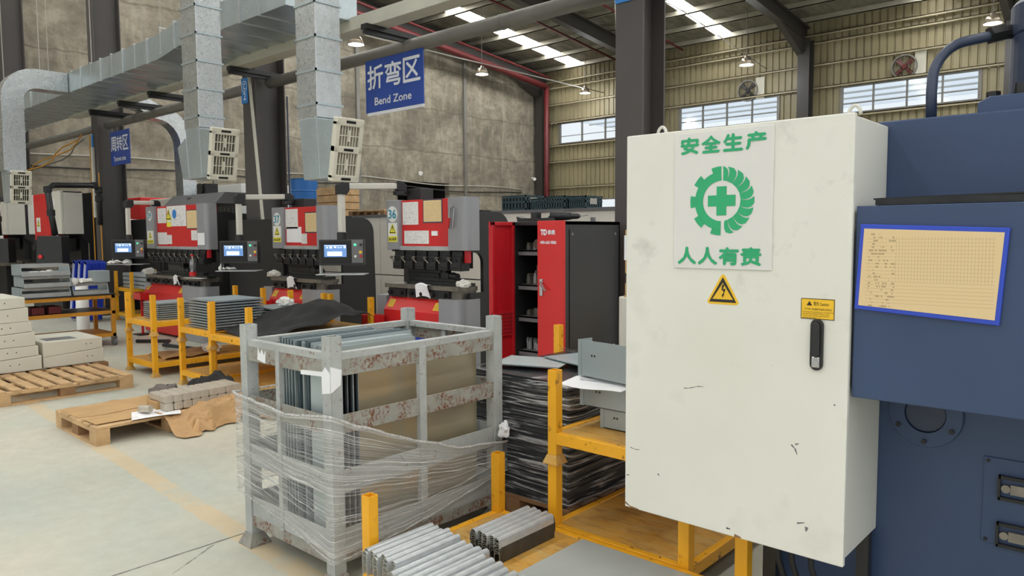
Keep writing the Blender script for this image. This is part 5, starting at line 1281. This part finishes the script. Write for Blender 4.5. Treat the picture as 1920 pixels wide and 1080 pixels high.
# black pipe arm of the first large press
def black_arm(r, pts, bx, w, label=None):
    g = G(); g.tube(pts, .05, 12); a = g.done('swing_arm', 'black', r, smooth=True)
    for p in (pts[1], pts[2], pts[3], pts[-3], pts[-2]):
        p = Vector(p); g = G(); g.lathe([(.05, -.06), (.066, -.05), (.066, .05), (.05, .06)], p, 16); g.done('joint', 'black_part', a)
    g = G(M=Matrix(((-PD.x, -PN.x, 0, bx[0]), (-PD.y, -PN.y, 0, bx[1]), (0, 0, 1, bx[2]), (0, 0, 0, 1))))
    g.prism([(-w / 2, 0), (w / 2, 0), (w / 2, .5), (-w * .42, .5)], 'Y', -.12, .12); c = g.done('control_box', 'black', r, bevel=.01)
    g = G(M=g.M); g.cyl((-w * .3, -.145, .14), (-w * .3, -.12, .14), .035, 14); g.done('stop_button', 'red', c)
black_arm(m4, [(-15.43, 5.4, 1.75), (-15.43, 5.4, 2.25), (-15.43, 5.4, 2.42), (-15.37, 5.3, 2.50), (-14.86, 4.45, 2.44), (-14.80, 4.35, 2.36), (-14.72, 4.36, 1.95), (-14.62, 4.38, 1.56)], (-14.62, 4.33, 1.05), .46)
black_arm(m5, [(-18.6, 5.3, 1.9), (-18.6, 5.3, 2.2), (-18.6, 5.25, 2.3), (-18.5, 5.1, 2.36), (-18.05, 4.45, 2.3), (-18.0, 4.35, 2.25), (-17.97, 4.36, 1.9), (-17.95, 4.36, 1.56)], (-18.0, 4.33, 1.0), .6)

# ---- black cabinets between the machines
r = T('control_cabinet', 'black machine cabinet with a paper chart left of machine 39', 'cabinet', (-15.6, 6.3, 0))
g = G(); g.box(-16.9, -14.4, 6.05, 6.55, 0, 1.86); g.done('body', 'black', r, bevel=.01)
g = G(); g.box(-16.85, -15.75, 6.035, 6.05, 1.45, 1.72); p = g.done('paper_chart', 'white', r)
g = G(); g.box(-16.82, -15.78, 6.03, 6.035, 1.47, 1.70); g.done('chart_print', 'print', p)
g = G(); g.lathe([(.001, 1.90), (.2, 1.88), (.22, 1.86)], (-16.5, 6.3, 0), 24); g.done('lid', 'white', r)
r = T('pegboard', 'black perforated panel behind the monitor arm of machine 39', 'panel', (-13.1, 6.62, 0))
g = G(); g.box(-14.6, -12.4, 6.6, 6.65, 0, 2.22); g.done('board', 'black', r)
g = G()
for i in range(9):
    for j in range(7): x, z = -13.75 + .15 * i, 1.84 + .055 * j; g.box(x - .012, x + .012, 6.594, 6.6, z - .014, z + .014)
g.done('peg_hole', 'grey_dk', r)['kind'] = 'stuff'
r = T('press_brake', 'distant machine with a red corner and long white cover left of the middle drop duct', 'machine', (-16.5, 7.6, 0))
g = G(); g.box(-18.6, -15.42, 7.3, 8.2, 0, 2.37); g.done('body', 'offwhite', r, bevel=.02)
g = G(); g.box(-19.0, -17.75, 7.08, 7.9, 1.9, 2.42); g.done('red_cover', 'red', r, bevel=.02)
r = T('press_brake', 'distant machine with a red roof and white end cover below the middle grille', 'machine', (-14.2, 7.4, 0))
g = G(); g.box(-15.3, -13.98, 7.0, 8.2, 0, 2.30); g.done('body', 'black', r, bevel=.01)
g = G(); g.box(-15.35, -13.98, 6.98, 8.0, 2.34, 2.5); g.done('red_cover', 'red_deep', r, bevel=.01)
g = G(); g.box(-13.98, -12.99, 7.0, 8.0, 1.86, 2.5); g.done('end_cover', 'white', r, bevel=.01)
g = G(); g.box(-13.98, -12.99, 7.02, 8.0, 1.78, 1.86); g.done('red_band', 'red', r)
g = G(); g.box(-14.0, -13.0, 7.03, 8.0, 0, 1.78); g.done('stand', 'black', r)

r = T('guard_sheet', 'plain black sheet panel between the two left monitors, in front of the C 2 column', 'panel', (-9.5, 5.28, 0))
g = G(); g.box(-10.16, -8.72, 5.255, 5.275, .05, 1.755); g.done('sheet', 'black', r, bevel=.002)
g = G()
for x in (-10.14, -9.2, -8.78): g.box(x, x + .04, 5.275, 5.315, 0, 1.74)
g.done('frame', 'black_matt', r)
# ---- white enclosure behind the presses and things on top of it
MT['encl'] = paint('enclosure_white', (226, 222, 212), .45, var=.03)
r = T('machine_enclosure', 'long white panelled enclosure behind the row of press brakes', 'enclosure', (-8, 7.6, 0))
for x in (-12.3, -11.2, -10.05, -8.9, -7.75, -6.6, -5.45, -4.3):
    for z0, z1 in ((.02, .93), (.945, 1.80)):
        g = G(); g.box(x, x + 1.135, 7.0, 7.03, z0, z1); g.done('side_panel', 'encl', r, bevel=.003)
g = G(); g.box(-12.3, -3.1, 7.03, 9.6, 0, 1.80); g.done('core', 'black_matt', r)
g = G(); g.box(-12.32, -3.08, 6.98, 9.62, 1.80, 1.835); g.done('top_cap', 'grey_dk', r)
# crates, drum, wood on top
def crate(x0, x1, y0, y1, z0, z1, label, tag=None):
    r = T('mesh_crate', label, 'crate', ((x0 + x1) / 2, (y0 + y1) / 2, z0), 0, 'dark folding crates on the enclosure')
    g = G(); w = .022
    for z in (z0, z1 - w, (z0 + z1) / 2): 
        g.box(x0, x1, y0, y0 + .012, z, z + w); g.box(x1 - .012, x1, y0, y1, z, z + w); g.box(x0, x1, y1 - .012, y1, z, z + w); g.box(x0, x0 + .012, y0, y1, z, z + w)
    n = 7
    for k in range(n + 1):
        x = x0 + (x1 - x0 - w) * k / n; g.box(x, x + w * .7, y0, y0 + .012, z0, z1); y = y0 + (y1 - y0 - w) * k / n; g.box(x1 - .012, x1, y, y + w * .7, z0, z1)
    g.done('lattice', 'crate_teal', r)
    g = G(); g.box(x0 + .012, x1 - .012, y0 + .014, y1 - .012, z0 + .002, z1 - .03); g.done('lining', 'black_matt', r)
    if tag: g = G(); g.box(x1, x1 + .003, y0 + .08, y0 + .22, z1 - .10, z1 - .03); g.done('tag', tag, r)
MT['crate_teal'] = paint('crate_teal_paint', (62, 84, 90), .5, var=.1)
crate(-6.53, -6.12, 7.12, 7.5, 1.836, 2.03, 'leftmost dark mesh crate on the white enclosure', 'wire')
crate(-6.08, -5.82, 7.16, 7.5, 1.836, 1.98, 'low dark mesh crate, second from left on the white enclosure')
crate(-5.80, -5.50, 7.12, 7.5, 1.836, 2.0, 'dark mesh crate with a blue tag, third from left on the enclosure', 'sign_light')
crate(-5.47, -5.22, 7.16, 7.5, 1.836, 1.99, 'rightmost dark mesh crate on the white enclosure', 'wire')
r = T('steel_drum', 'blue steel drum standing high behind machine 37', 'drum', (-14.2, 9.1, 1.836))
r.location = (-11.6, 7.45, 1.836)
dz = 1.836; g = G(); g.lathe([(.001, dz), (.235, dz), (.24, dz + .015), (.232, dz + .03), (.232, dz + .22), (.24, dz + .235), (.232, dz + .25), (.232, dz + .46), (.24, dz + .475), (.232, dz + .49), (.232, dz + .67), (.24, dz + .69), (.225, dz + .69), (.222, dz + .675), (.001, dz + .675)], (-11.6, 7.45, 0), 36); g.done('drum_body', 'blue_drum', r)
r = T('wooden_crate', 'small brown wooden crate on the enclosure right of the blue drum', 'crate', (-10.5, 7.4, 1.836))
g = G()
for k in range(4): g.box(-10.85, -10.2, 7.2, 7.22, 1.84 + .12 * k, 1.945 + .12 * k); g.box(-10.22, -10.2, 7.2, 7.6, 1.84 + .12 * k, 1.945 + .12 * k)
g.box(-10.85, -10.2, 7.22, 7.6, 2.30, 2.32); g.done('planks', 'wood', r)
g = G(); g.box(-10.83, -10.23, 7.225, 7.58, 1.84, 2.30); g.done('inner_box', 'card', r)
r = T('wooden_pallet', 'small pale pallet lying on the enclosure between machines 37 and 36', 'pallet', (-9.3, 7.4, 1.836))
for k in range(4): g = G(); g.box(-9.85, -8.95, 7.12 + .14 * k, 7.22 + .14 * k, 1.90, 1.92); g.done('slat', 'wood', r)
for k in range(2): g = G(); g.box(-9.85 + .8 * k, -9.75 + .8 * k, 7.12, 7.64, 1.836, 1.90); g.done('stringer', 'wood_dk', r)

# ================================================================== RED AND BLACK TOOL CABINET
tx0, tx1, ty0, ty1, tz = -4.02, -3.49, 4.52, 5.27, 1.64
r = T('tool_cabinet', 'black tool cabinet with open red doors and shelves of press tools', 'cabinet', (-3.76, 4.9, 0))
g = G(); t = .018
g.box(tx0, tx0 + t, ty0, ty1, .08, tz); g.box(tx0, tx1, ty1 - t, ty1, .08, tz); g.box(tx0, tx1, ty0, ty1, tz - .03, tz); g.box(tx0, tx1, ty0, ty1, .05, .1)
g.box(tx1 - t, tx1, ty0, ty1, .08, tz); g.done('body', 'black', r, bevel=.003)
g = G(); g.box(tx1, tx1 + .006, ty0 + .05, ty1 - .05, .14, tz - .06); sp = g.done('side_panel', 'black', r, bevel=.002)
for y in (ty0 + .08, ty1 - .08):
    g = G(); g.cyl((tx1 + .006, y, tz - .10), (tx1 + .01, y, tz - .10), .012, 12); g.done('screw', 'grey_dk', sp)
SH = (.28, .58, .86, 1.12, 1.40)
for z in SH:
    g = G(); g.box(tx0 + t, tx1 - t, ty0 + .04, ty1 - t, z, z + .012); g.box(tx0 + t, tx1 - t, ty0 + .04, ty0 + .05, z - .03, z + .012); g.done('shelf', 'grey_dk', r)
g = G(); d = .02; g.box(-3.752, tx1 + .004, ty0 - d, ty0 - .001, .1, tz + .005); dr = g.done('door', 'red', r, bevel=.004); dr['label'] = 'closed red right door with white lettering and a lever handle'
g = G()
lettering(g, 'TD', -3.715, -3.655, 1.535, 1.575, ty0 - d - .002, .003); lettering(g, '泰鼎', -3.645, -3.575, 1.537, 1.573, ty0 - d - .002, .001); g.done('door_logo', 'letter_w', dr); g = G(); lettering(g, '400-665-9886', -3.72, -3.56, 1.465, 1.488, ty0 - d - .002, .0008)
g.done('door_number', 'letter_w', dr)
g = G(); g.box(-3.728, -3.695, ty0 - d - .008, ty0 - d, 1.055, 1.19); h = g.done('handle', 'chrome', dr, bevel=.003)
g = G(); g.bar((-3.712, ty0 - d - .016, 1.165), (-3.645, ty0 - d - .035, 1.10), .02, .016); g.done('lever', 'chrome', h, bevel=.003)
lx = tx0 - .004; dl = .27
g = G(); g.box(lx - .02, lx, ty0 - dl, ty0 - .004, .1, tz); dr = g.done('door', 'red_deep', r, bevel=.003); dr['label'] = 'open red left door seen from its inner side'
g = G(); e = .022; x = lx
for a in ((x, x + e, ty0 - dl, ty0 - dl + .03, .1, tz), (x, x + e, ty0 - .034, ty0 - .004, .1, tz), (x, x + e, ty0 - dl, ty0 - .004, tz - .03, tz), (x, x + e * .8, ty0 - dl, ty0 - .004, .72, .92)): g.box(*a)
g.done('inner_frame', 'red_deep', dr, bevel=.003)
g = G()
for j in range(6):
    for k in range(11): y = ty0 - dl + .035 + k * .019; z = .735 + j * .03; g.prism([(y, z), (y + .006, z), (y + .010, z + .02), (y + .004, z + .02)], 'X', x + e * .8, x + e * .8 + .001)
g.done('vent_slots', 'curtain', dr)
# press tools standing on the shelves
tk = 0
for si, z in enumerate(SH):
    for k in range(5):
        x = tx0 + .05 + .048 * k; y = ty0 + .10 + .03 * (k % 2); hh = (.10, .07, .06, .08, .05)[si] * (1 + .5 * random.random()); g = G(); zz = z + .013
        if si == 1 and k < 4: g.prism([(x, zz), (x + .036, zz), (x + .036, zz + hh + .02), (x + .026, zz + hh * .7), (x + .01, zz + hh * .7), (x, zz + hh + .02)], 'Y', y, y + .03)
        elif si == 4 and k == 2: g.tube([(x + .02, y, zz + .045), (x + .02, y + .1, zz + .05)], [.042, .03], 16)
        elif si in (3, 0) and k == 2: g.box(x, x + .04, y, y + .04, zz, zz + .015); g.box(x + .014, x + .026, y, y + .02, zz + .015, zz + hh * 1.4); g.box(x - .004, x + .044, y, y + .02, zz + hh * .8, zz + hh)
        else: g.box(x, x + .03, y, y + .12, zz, zz + hh * .45); g.prism([(x, zz + hh * .45), (x + .03, zz + hh * .45), (x + .02, zz + hh * .8), (x + .012, zz + hh * .8)], 'Y', y, y + .12)
        one(g, 'press_tool', random.choice(['steel_lt', 'steel', 'black_part', 'steel']), 'small steel press tool on the %s shelf of the open tool cabinet' % ['bottom', 'second lowest', 'middle', 'second highest', 'top'][si], 'tool', 'press tools on the %s shelf' % ['bottom', 'second lowest', 'middle', 'second highest', 'top'][si], bevel=.002)
r = T('power_drill', 'dark cordless drill lying on top of the tool cabinet', 'drill', (-3.78, 4.75, tz + .001))
zz = tz + .045; g = G(); g.tube([(-3.80, 4.72, zz), (-3.74, 4.78, zz), (-3.68, 4.84, zz)], [.035, .04, .03], 14); g.done('motor_housing', 'black_part', r, smooth=True)
g = G(); g.tube([(-3.68, 4.84, zz), (-3.64, 4.88, zz), (-3.625, 4.895, zz)], [.026, .022, .012], 12); g.done('chuck', 'black', r)
g = G(); g.cyl((-3.625, 4.895, zz), (-3.58, 4.94, zz + .01), .004, 8); g.done('drill_bit', 'chrome', r)
g = G(); g.bar((-3.78, 4.74, zz), (-3.86, 4.80, tz + .02), .04, .05); g.done('grip', 'black', r, bevel=.008)
r = T('fixture_plate', 'long black slotted plate lying on top of the tool cabinet', 'plate', (-3.9, 4.6, tz + .001))
g = G(); g.prism([(-4.05, tz + .002), (-3.72, tz + .002), (-3.72, tz + .03), (-4.0, tz + .03), (-4.06, tz + .045)], 'Y', 4.60, 4.68); g.box(-3.92, -3.86, 4.62, 4.68, tz + .03, tz + .075); g.done('plate_body', 'black', r)
g = G(); g.box(-3.585, -3.555, 4.98, 5.01, tz + .001, tz + .035); one(g, 'steel_block', 'grey_dk', 'small grey block on the right of the tool cabinet top', 'block')

# ================================================================== LEFT SIDE: racks' loads, boxes, bench, pallets
def tray_stack(x0, x1, y0, y1, z0, n, th, label, grp, gapf=.8, mat='tray', top=None, tape=0):
    first = None
    for k in range(n):
        g = G(); w, d, h = x1 - x0, y1 - y0, th * gapf; j = random.uniform(-.005, .005)
        if first is None:
            g.box(0, w, 0, d, h - .006, h); g.box(0, w, 0, .006, h * .25, h); g.box(w - .006, w, 0, d, h * .25, h); g.box(0, .006, 0, d, h * .25, h); g.box(0, w, d - .006, d, h * .25, h); g.box(.04, w - .04, .04, d - .04, 0, h * .5)
            o = g.done('metal_sheet', mat, None, bevel=.002); first = o
        else: o = first.copy(); C.objects.link(o)
        o.location = (x0 + j, y0 + random.uniform(-.004, .004), z0 + th * k)
        props(o, (top if k == n - 1 and top else label), 'panel', grp)
tray_stack(-8.86, -8.44, 3.52, 3.92, .602, 8, .0235, 'grey edged panel in the short stack on the leftmost yellow rack', 'panels in the short stack', .9, 'tray', 'topmost pale panel of the short stack on the leftmost yellow rack')
tray_stack(-7.60, -7.02, 3.47, 3.99, .602, 11, .0275, 'grey tray panel in the tall stack on the yellow rack', 'panels in the tall stack', .78, 'tray', 'topmost pale panel of the tall stack on the yellow rack')
tray_stack(-7.52, -7.02, 4.10, 4.62, .602, 6, .03, 'dark edged panel in the low stack behind the tall one', 'panels in the low stack', .7, 'tray', 'topmost pale panel of the low stack behind the tall one')
g = crumple((-7.2, 4.35, .778), (.10, .08, .06), 7); one(g, 'white_cloth', 'cloth_w', 'white cloth bundle on the low panel stack', 'cloth')
g = sheet(lambda u, v: (-8.85 + .5 * u, 3.55 + .6 * v, .158 + .025 * abs(math.sin(4 * u + 5 * v)) + .012 * math.sin(13 * u)), 18, 18); one(g, 'cardboard_sheet', 'kraft', 'crumpled brown cardboard on the lower deck of the leftmost yellow rack', 'cardboard', thick=.004)
g = crumple((-8.42, 4.1, .19), (.13, .10, .06), 6); one(g, 'white_bag', 'cloth_w', 'crumpled white bag on the brown cardboard in the leftmost rack', 'bag')
# black tarp over the rack and its tail on the floor
def tarp(u, v):
    x = -6.95 + .9 * u; y = 3.42 + 1.24 * v
    hump = .24 * math.exp(-((v - .75) / .42) ** 2) * (.75 + .25 * math.sin(u * 3)) * (1 - .5 * max(0, u - .4))
    return (x, y, .612 + hump * (.3 + .7 * min(1, v * 2.2)) + .016 * math.sin(u * 8 + v * 5) + .05 * abs(mnoise.noise(Vector((u * 3 + v * 2, v * 6, 5)))) + .03 * mnoise.noise(Vector((u * 5, v * 5, 1))))
g = sheet(tarp, 26, 26); one(g, 'black_tarp', 'tarp', 'black tarp humped over the upper deck of the rack behind the cage', 'tarp', smooth=True, thick=.004)
def tarp2(u, v):
    x = -7.0 + .86 * u; a = v * math.pi
    hh = .15 + .17 * math.exp(-((u - .6) / .28) ** 2) + .03 * math.sin(u * 9)
    return (x, 3.12 + .19 * v + .0 * u, .004 + abs(hh) * math.sin(a) ** .8 + .07 * mnoise.noise(Vector((u * 5, v * 2.5, 3))) * math.sin(a) + .03 * abs(mnoise.noise(Vector((u * 14, v * 6, 6)))) * math.sin(a))
g = sheet(tarp2, 30, 14); one(g, 'black_tarp', 'tarp', 'black tarp heaped on the floor before the yellow racks', 'tarp', smooth=True)
# low table with a blue edge behind the cage
r = T('low_table', 'low table with a white top and blue edge behind the cage', 'table', (-5.4, 4.35, 0))
g = G(); g.box(-5.95, -5.12, 3.95, 4.80, .605, .62); g.done('top', 'offwhite', r)
g = G(); e = .03
for a in ((-5.98, -5.09, 3.92, 3.95), (-5.98, -5.09, 4.80, 4.83), (-5.98, -5.95, 3.95, 4.80), (-5.12, -5.09, 3.95, 4.80)): g.box(*a, .56, .623)
g.done('edge', 'frame_blue', r)
for x in (-5.95, -5.16):
    for y in (3.96, 4.76): g = G(); g.box(x, x + .04, y, y + .04, 0, .6); g.done('leg', 'frame_blue', r)

# cream boxes: wedge shaped sheet cases stacked head to tail
def wedge(x0, x1, y0, y1, za, zb, zc, zd, label, window=False, grp=None):
    """case with a slanting joint: base heights za (y0) / zb (y1), top heights zc (y0) / zd (y1)"""
    r = T('sheet_case', label, 'case', ((x0 + x1) / 2, (y0 + y1) / 2, min(za, zb)), 0, grp)
    g = G(); g.prism([(y0, za), (y1, zb), (y1, zd), (y0, zc)], 'X', x0, x1); g.done('case_body', 'cream_box', r, bevel=.006)
    if window:
        f = lambda y: zc + (zd - zc) * (y - y0) / (y1 - y0) + .0015
        g = G(); ya, yb_ = y0 + (y1 - y0) * .12, y0 + (y1 - y0) * .62; g.quad((x1 - .10, ya, f(ya)), (x1 - .10, yb_, f(yb_)), (x1 - .34, yb_, f(yb_)), (x1 - .34, ya, f(ya))); g.done('cutout', 'grey_dk', r, thick=.002)
    g = G()
    for fy in (.72, .80): yy = y0 + (y1 - y0) * fy; zz = (za + zc) * .5; g.cyl((x1 - .001, yy, (zb + zd) / 2), (x1 + .002, yy, (zb + zd) / 2), .006, 8)
    g.done('hole', 'black', r)
    return r
pallet(-10.3, -8.86, 1.3, 3.12, 'dark wooden pallet under the stacks of cream cases', 'X', 9, 'wood_dk')
zA, zB = .142, .142; H = [(.11, .155), (.155, .105)]
names = ['lowest cream case of the tall stack at the left edge', 'second lowest cream case of the tall stack at the left edge', 'third lowest cream case of the tall stack at the left edge', 'third cream case from the top of the tall stack at the left edge', 'cream case just under the top one of the tall stack at the left edge', 'topmost cream case of the tall stack at the left edge, with a dark cutout']
for k in range(6):
    a, b = ((.10, .15), (.155, .105))[k % 2]; off = -.025 * k
    wedge(-9.7, -8.90, 1.45, 2.48 + off, zA + .0015 * k, zB + .0015 * k, zA + a + .0015 * k - .001, zB + b + .0015 * k - .001, names[k], k == 5); zA += a; zB += b
zA = zB = .142
for k, lab in enumerate(('lower cream case of the short stack beside the tall one', 'upper cream case of the short stack beside the tall one, with a dark cutout')):
    a, b = ((.11, .155), (.165, .12))[k]
    wedge(-9.7, -8.93, 2.50, 3.10 - .01 * k, zA + .0015 * k, zB + .0015 * k, zA + a, zB + b, lab, k == 1); zA += a; zB += b
# bare pallet
pallet(-8.90 + .05, -7.87, 1.80, 3.0, 'bare wooden pallet with gaps between its boards on the left floor', 'X', 9, 'wood', 0, .14, .66)
# pallet with cardboard and small parts
pallet(-6.72, -5.85, 1.95, 3.10, 'wooden pallet carrying cardboard sheets and small metal blocks', 'Y', 6, 'wood', 0, .14, .85)
g = sheet(lambda u, v: (-6.68 + .42 * u + .02 * math.sin(9 * v), 1.97 + 1.0 * v, .1425 + .006 * math.sin(7 * u) * v + .01 * (u < .06) * math.sin(20 * v)), 14, 20); one(g, 'cardboard_sheet', 'card', 'wide cardboard sheet on the left half of the loaded pallet', 'cardboard', thick=.003)
g = sheet(lambda u, v: (-6.20 + .28 * u, 1.98 + .62 * v, .1425 + .007 * abs(math.sin(3 * v + u))), 10, 14); one(g, 'cardboard_sheet', 'card', 'narrow cardboard sheet at the front right of the loaded pallet', 'cardboard', thick=.003)
g = sheet(lambda u, v: (-6.10 + .26 * u + .08 * v, 2.30 + .34 * v - .1 * u, .153 + .006 * math.sin(6 * u + 3 * v)), 8, 8); one(g, 'paper_sheet', 'paper', 'white paper lying before the metal blocks on the loaded pallet', 'paper', thick=.001)
MT['block'] = paint('small_block_metal', (186, 177, 162), .5, metal=.25, var=.15, vs=20)
first = None
for row in range(3):
    for lay in range(2):
        for k in range(9):
            if row and lay == 0: continue
            if first is None:
                g = G(); g.prism(rnd_rect(-.036, .036, 0, .06, .012, 3), 'X', -.045, .045); o = g.done('metal_block', 'block', None, bevel=.002); first = o
            else: o = first.copy(); C.objects.link(o)
            cu = .10 * (k / 8) ** 2
            o.location = (-5.97 - .093 * row - cu * .4, 2.52 + .075 * k, .152 + .062 * lay + (.0 if row == 0 else 0)); o.rotation_euler = (0, 0, random.uniform(-.06, .06))
            props(o, 'small rounded metal block in the neat double row on the loaded pallet', 'metal block', 'metal blocks in rows on the pallet')
    if row:
        g = G(); xx = -5.97 - .093 * row; g.box(xx - .045, xx + .045, 2.46, 3.16, .153, .212); one(g, 'packing_strip', 'card', 'cardboard packing under the %s row of metal blocks' % ['', 'middle', 'rear'][row], 'packing')
g = G(); g.prism(rnd_rect(-.03, .03, 0, .05, .012, 3), 'X', -.045, .045); g.v = [rotz(.6, (-5.98, 2.36, .165)) @ v for v in g.v]; one(g, 'metal_block', 'block', 'single metal block lying on the white paper', 'metal block')
g = crumple((-6.42, 2.72, .15), (.20, .11, .07), 12, 16, .45); one(g, 'grey_rag', 'cloth_g', 'crumpled grey rag on the cardboard of the loaded pallet', 'rag')
def kraft(u, v):
    y = 2.42 + .85 * u; s = v * (.58 + .07 * math.sin(u * 15) + .05 * math.sin(u * 41 + 1))
    x = -5.98 + min(s, .17); z = .158 - max(0, s - .17) * .42
    x += max(0, s - .17) * .7 * (.55 + .28 * math.sin(u * 7 + .4) + .10 * math.sin(u * 23)); 
    f = .05 * mnoise.noise(Vector((u * 6, v * 4, 8))) + .035 * abs(mnoise.noise(Vector((u * 11, v * 8, 2)))) - .01
    return (x, y + .03 * v, max(.012, z + f + .04 * math.exp(-((u - .75) / .2) ** 2)))
g = sheet(kraft, 34, 22); one(g, 'kraft_paper', 'kraft', 'brown kraft paper draped over the edge of the loaded pallet', 'paper', thick=.002)

# orange bench trolley
r = T('bench_trolley', 'orange steel bench trolley on casters behind the cream cases', 'bench', (-11.4, 3.3, 0))
bx0, bx1, by0, by1 = -11.85, -11.12, 2.30, 4.04
for x in (bx0, bx1 - .05):
    for y in (by0, by1 - .05):
        g = G(); g.box(x, x + .05, y, y + .05, .13, .72); g.done('leg', 'orange', r, bevel=.004)
        g = G(); c = (x + .025, y + .025); g.cyl((c[0], c[1] - .02, .055), (c[0], c[1] + .02, .055), .055, 18); g.done('wheel', 'grey_dk', r)
        g = G(); g.box(c[0] - .03, c[0] + .03, c[1] - .03, c[1] - .024, .05, .125); g.box(c[0] - .03, c[0] + .03, c[1] + .024, c[1] + .03, .05, .125); g.box(c[0] - .035, c[0] + .035, c[1] - .035, c[1] + .035, .118, .13); g.done('caster_fork', 'steel', r)
for z in (.67, .45, .13):
    g = G()
    for a in ((bx0, bx1, by0, by0 + .04), (bx0, bx1, by1 - .04, by1), (bx0, bx0 + .04, by0, by1), (bx1 - .04, bx1, by0, by1)): g.box(*a, z, z + .05)
    g.done('rail', 'orange', r, bevel=.003)
g = G(); g.box(bx0 - .01, bx1 + .01, by0 - .01, by1 + .01, .72, .735); g.done('top', 'black', r)
for z, m in ((.5, 'black'), (.18, 'orange')): g = G(); g.box(bx0 + .02, bx1 - .02, by0 + .02, by1 - .02, z - .01, z); g.done('shelf', m, r)
def open_tray(x0, x1, y0, y1, z0, h, label):
    r = T('metal_shelf_tray', label, 'tray', ((x0 + x1) / 2, (y0 + y1) / 2, z0), 0, 'zinc shelf trays on the bench'); t = .008
    g = G(); g.prism([(x0, z0), (x1 - .09, z0), (x1, z0 + .0), (x1 - .06, z0 + h), (x0, z0 + h)], 'Y', y0, y0 + t); g.prism([(x0, z0), (x1, z0), (x1 - .06, z0 + h), (x0, z0 + h)], 'Y', y1 - t, y1); g.done('end_plate', 'tray', r)
    g = G(); g.box(x0, x0 + t, y0, y1, z0, z0 + .05); g.box(x0, x1, y0, y1, z0, z0 + .006); g.done('base', 'tray', r)
    for xx, zz, hh in ((x1 - .02, .03, .05), (x1 - .06, h - .02, .04), (x0 + .01, h - .02, .04)): g = G(); g.bar((xx, y0, z0 + zz), (xx, y1, z0 + zz), .012, hh); g.done('lip', 'steel_lt', r)
for k, (h, o, lab) in enumerate(((.13, 0, 'lowest zinc tray in the stack on the bench'), (.15, .03, 'middle zinc tray in the stack on the bench'), (.15, .01, 'topmost zinc tray in the stack on the bench'))):
    open_tray(-11.6, -11.15, 2.92 + o, 3.50 + o * .3, .737 + .152 * k if k == 0 else .737 + .132 + .152 * (k - 1), h, lab)
open_tray(-11.55, -11.15, 3.53, 3.98, .737, .16, 'single zinc tray at the right end of the bench')
r = T('tilted_tray', 'grey zinc tray leaning at the right end of the bench behind the glove', 'tray', (-11.3, 3.92, .9))
g = G(); g.box(-11.4, -11.16, 3.80, 4.0, .90, 1.06); g.done('tray_body', 'tray', r, bevel=.004)
glove((-11.25, 3.66, .90), 1.5, 4, 'white work glove hanging over the single tray on the bench')
glove((-11.3, 3.2, 1.03), 1.3, 5, 'white work glove inside the stacked trays on the bench')
for y, lab in ((3.10, 'dark red tool bin on the bench shelf, left one'), (3.30, 'dark red tool bin on the bench shelf, right one')):
    g = G(); y0, y1 = y - .08, y + .08
    for a in ((-11.5, -11.18, y0, y1, .501, .507), (-11.5, -11.18, y0, y0 + .006, .501, .60), (-11.5, -11.18, y1 - .006, y1, .501, .60), (-11.5, -11.494, y0, y1, .501, .60), (-11.186, -11.18, y0, y1, .501, .60)): g.box(*a)
    one(g, 'tool_bin', 'red_pipe', lab, 'bin')
r = T('upright_pipe', 'white plastic pipe standing behind the bench', 'pipe', (-12.6, 4.2, 0))
g = G(); g.lathe([(.09, 0), (.09, .8), (.08, .8), (.08, 0)], (-12.6, 4.1, 0), 20); g.done('pipe_body', 'white', r, smooth=True)
# blue plastic pallets leaning
for k in range(3):
    r = T('plastic_pallet', ['left blue plastic pallet of the three leaning by machine 39', 'middle blue plastic pallet of the three leaning by machine 39', 'right blue plastic pallet of the three leaning by machine 39'][k], 'pallet', (0, 0, 0), 0, 'leaning blue plastic pallets')
    M = Matrix.Translation((-15.02 + .28 * k, 4.70, .035)) @ Matrix.Rotation(math.radians(17), 4, 'Y') @ Matrix.Rotation(math.radians(90), 4, 'Z')
    r.location = M.to_translation()
    g = G(M); w, h = .32, 1.08; t = .13
    for i in range(7): g.box(i * w / 7 + .01, (i + 1) * w / 7 - .025, -.02, 0, 0, h)
    g.done('deck', 'blue_pal', r)
    g = G(M)
    for i in range(3): a = i * (w - .12) / 2; g.box(a, a + .12, 0, t, 0, h)
    for i in range(3): a = i * (h - .12) / 2; g.box(0, w, .02, t - .02, a, a + .12)
    g.done('runner', 'blue_pal', r)
    g = G(M)
    for i in range(3):
        for q in range(3): g.box(-.004, 0, .02 + .034 * q, .034 + .034 * q, .08 + .34 * i, .36 + .34 * i)
    g.done('side_rib', 'letter_w', r)
g = G(); g.tube([(-11.1, 4.3, .03), (-10.6, 4.55, .05), (-10.2, 4.3, .06), (-9.8, 4.5, .03), (-9.3, 4.6, .03)], .025, 8); one(g, 'cable', 'cord', 'black cable lying on the floor between bench and racks', 'cable', smooth=True)
r = T('parts_stack', 'pile of grey parts on the far yellow rack behind the blue pallets', 'parts', (-14.0, 5.6, .61))
for k in range(4): g = G(); g.box(-14.35, -13.3 - .05, 5.36, 5.9, .603 + .07 * k, .66 + .07 * k); g.done('part', 'tray', r, bevel=.01)
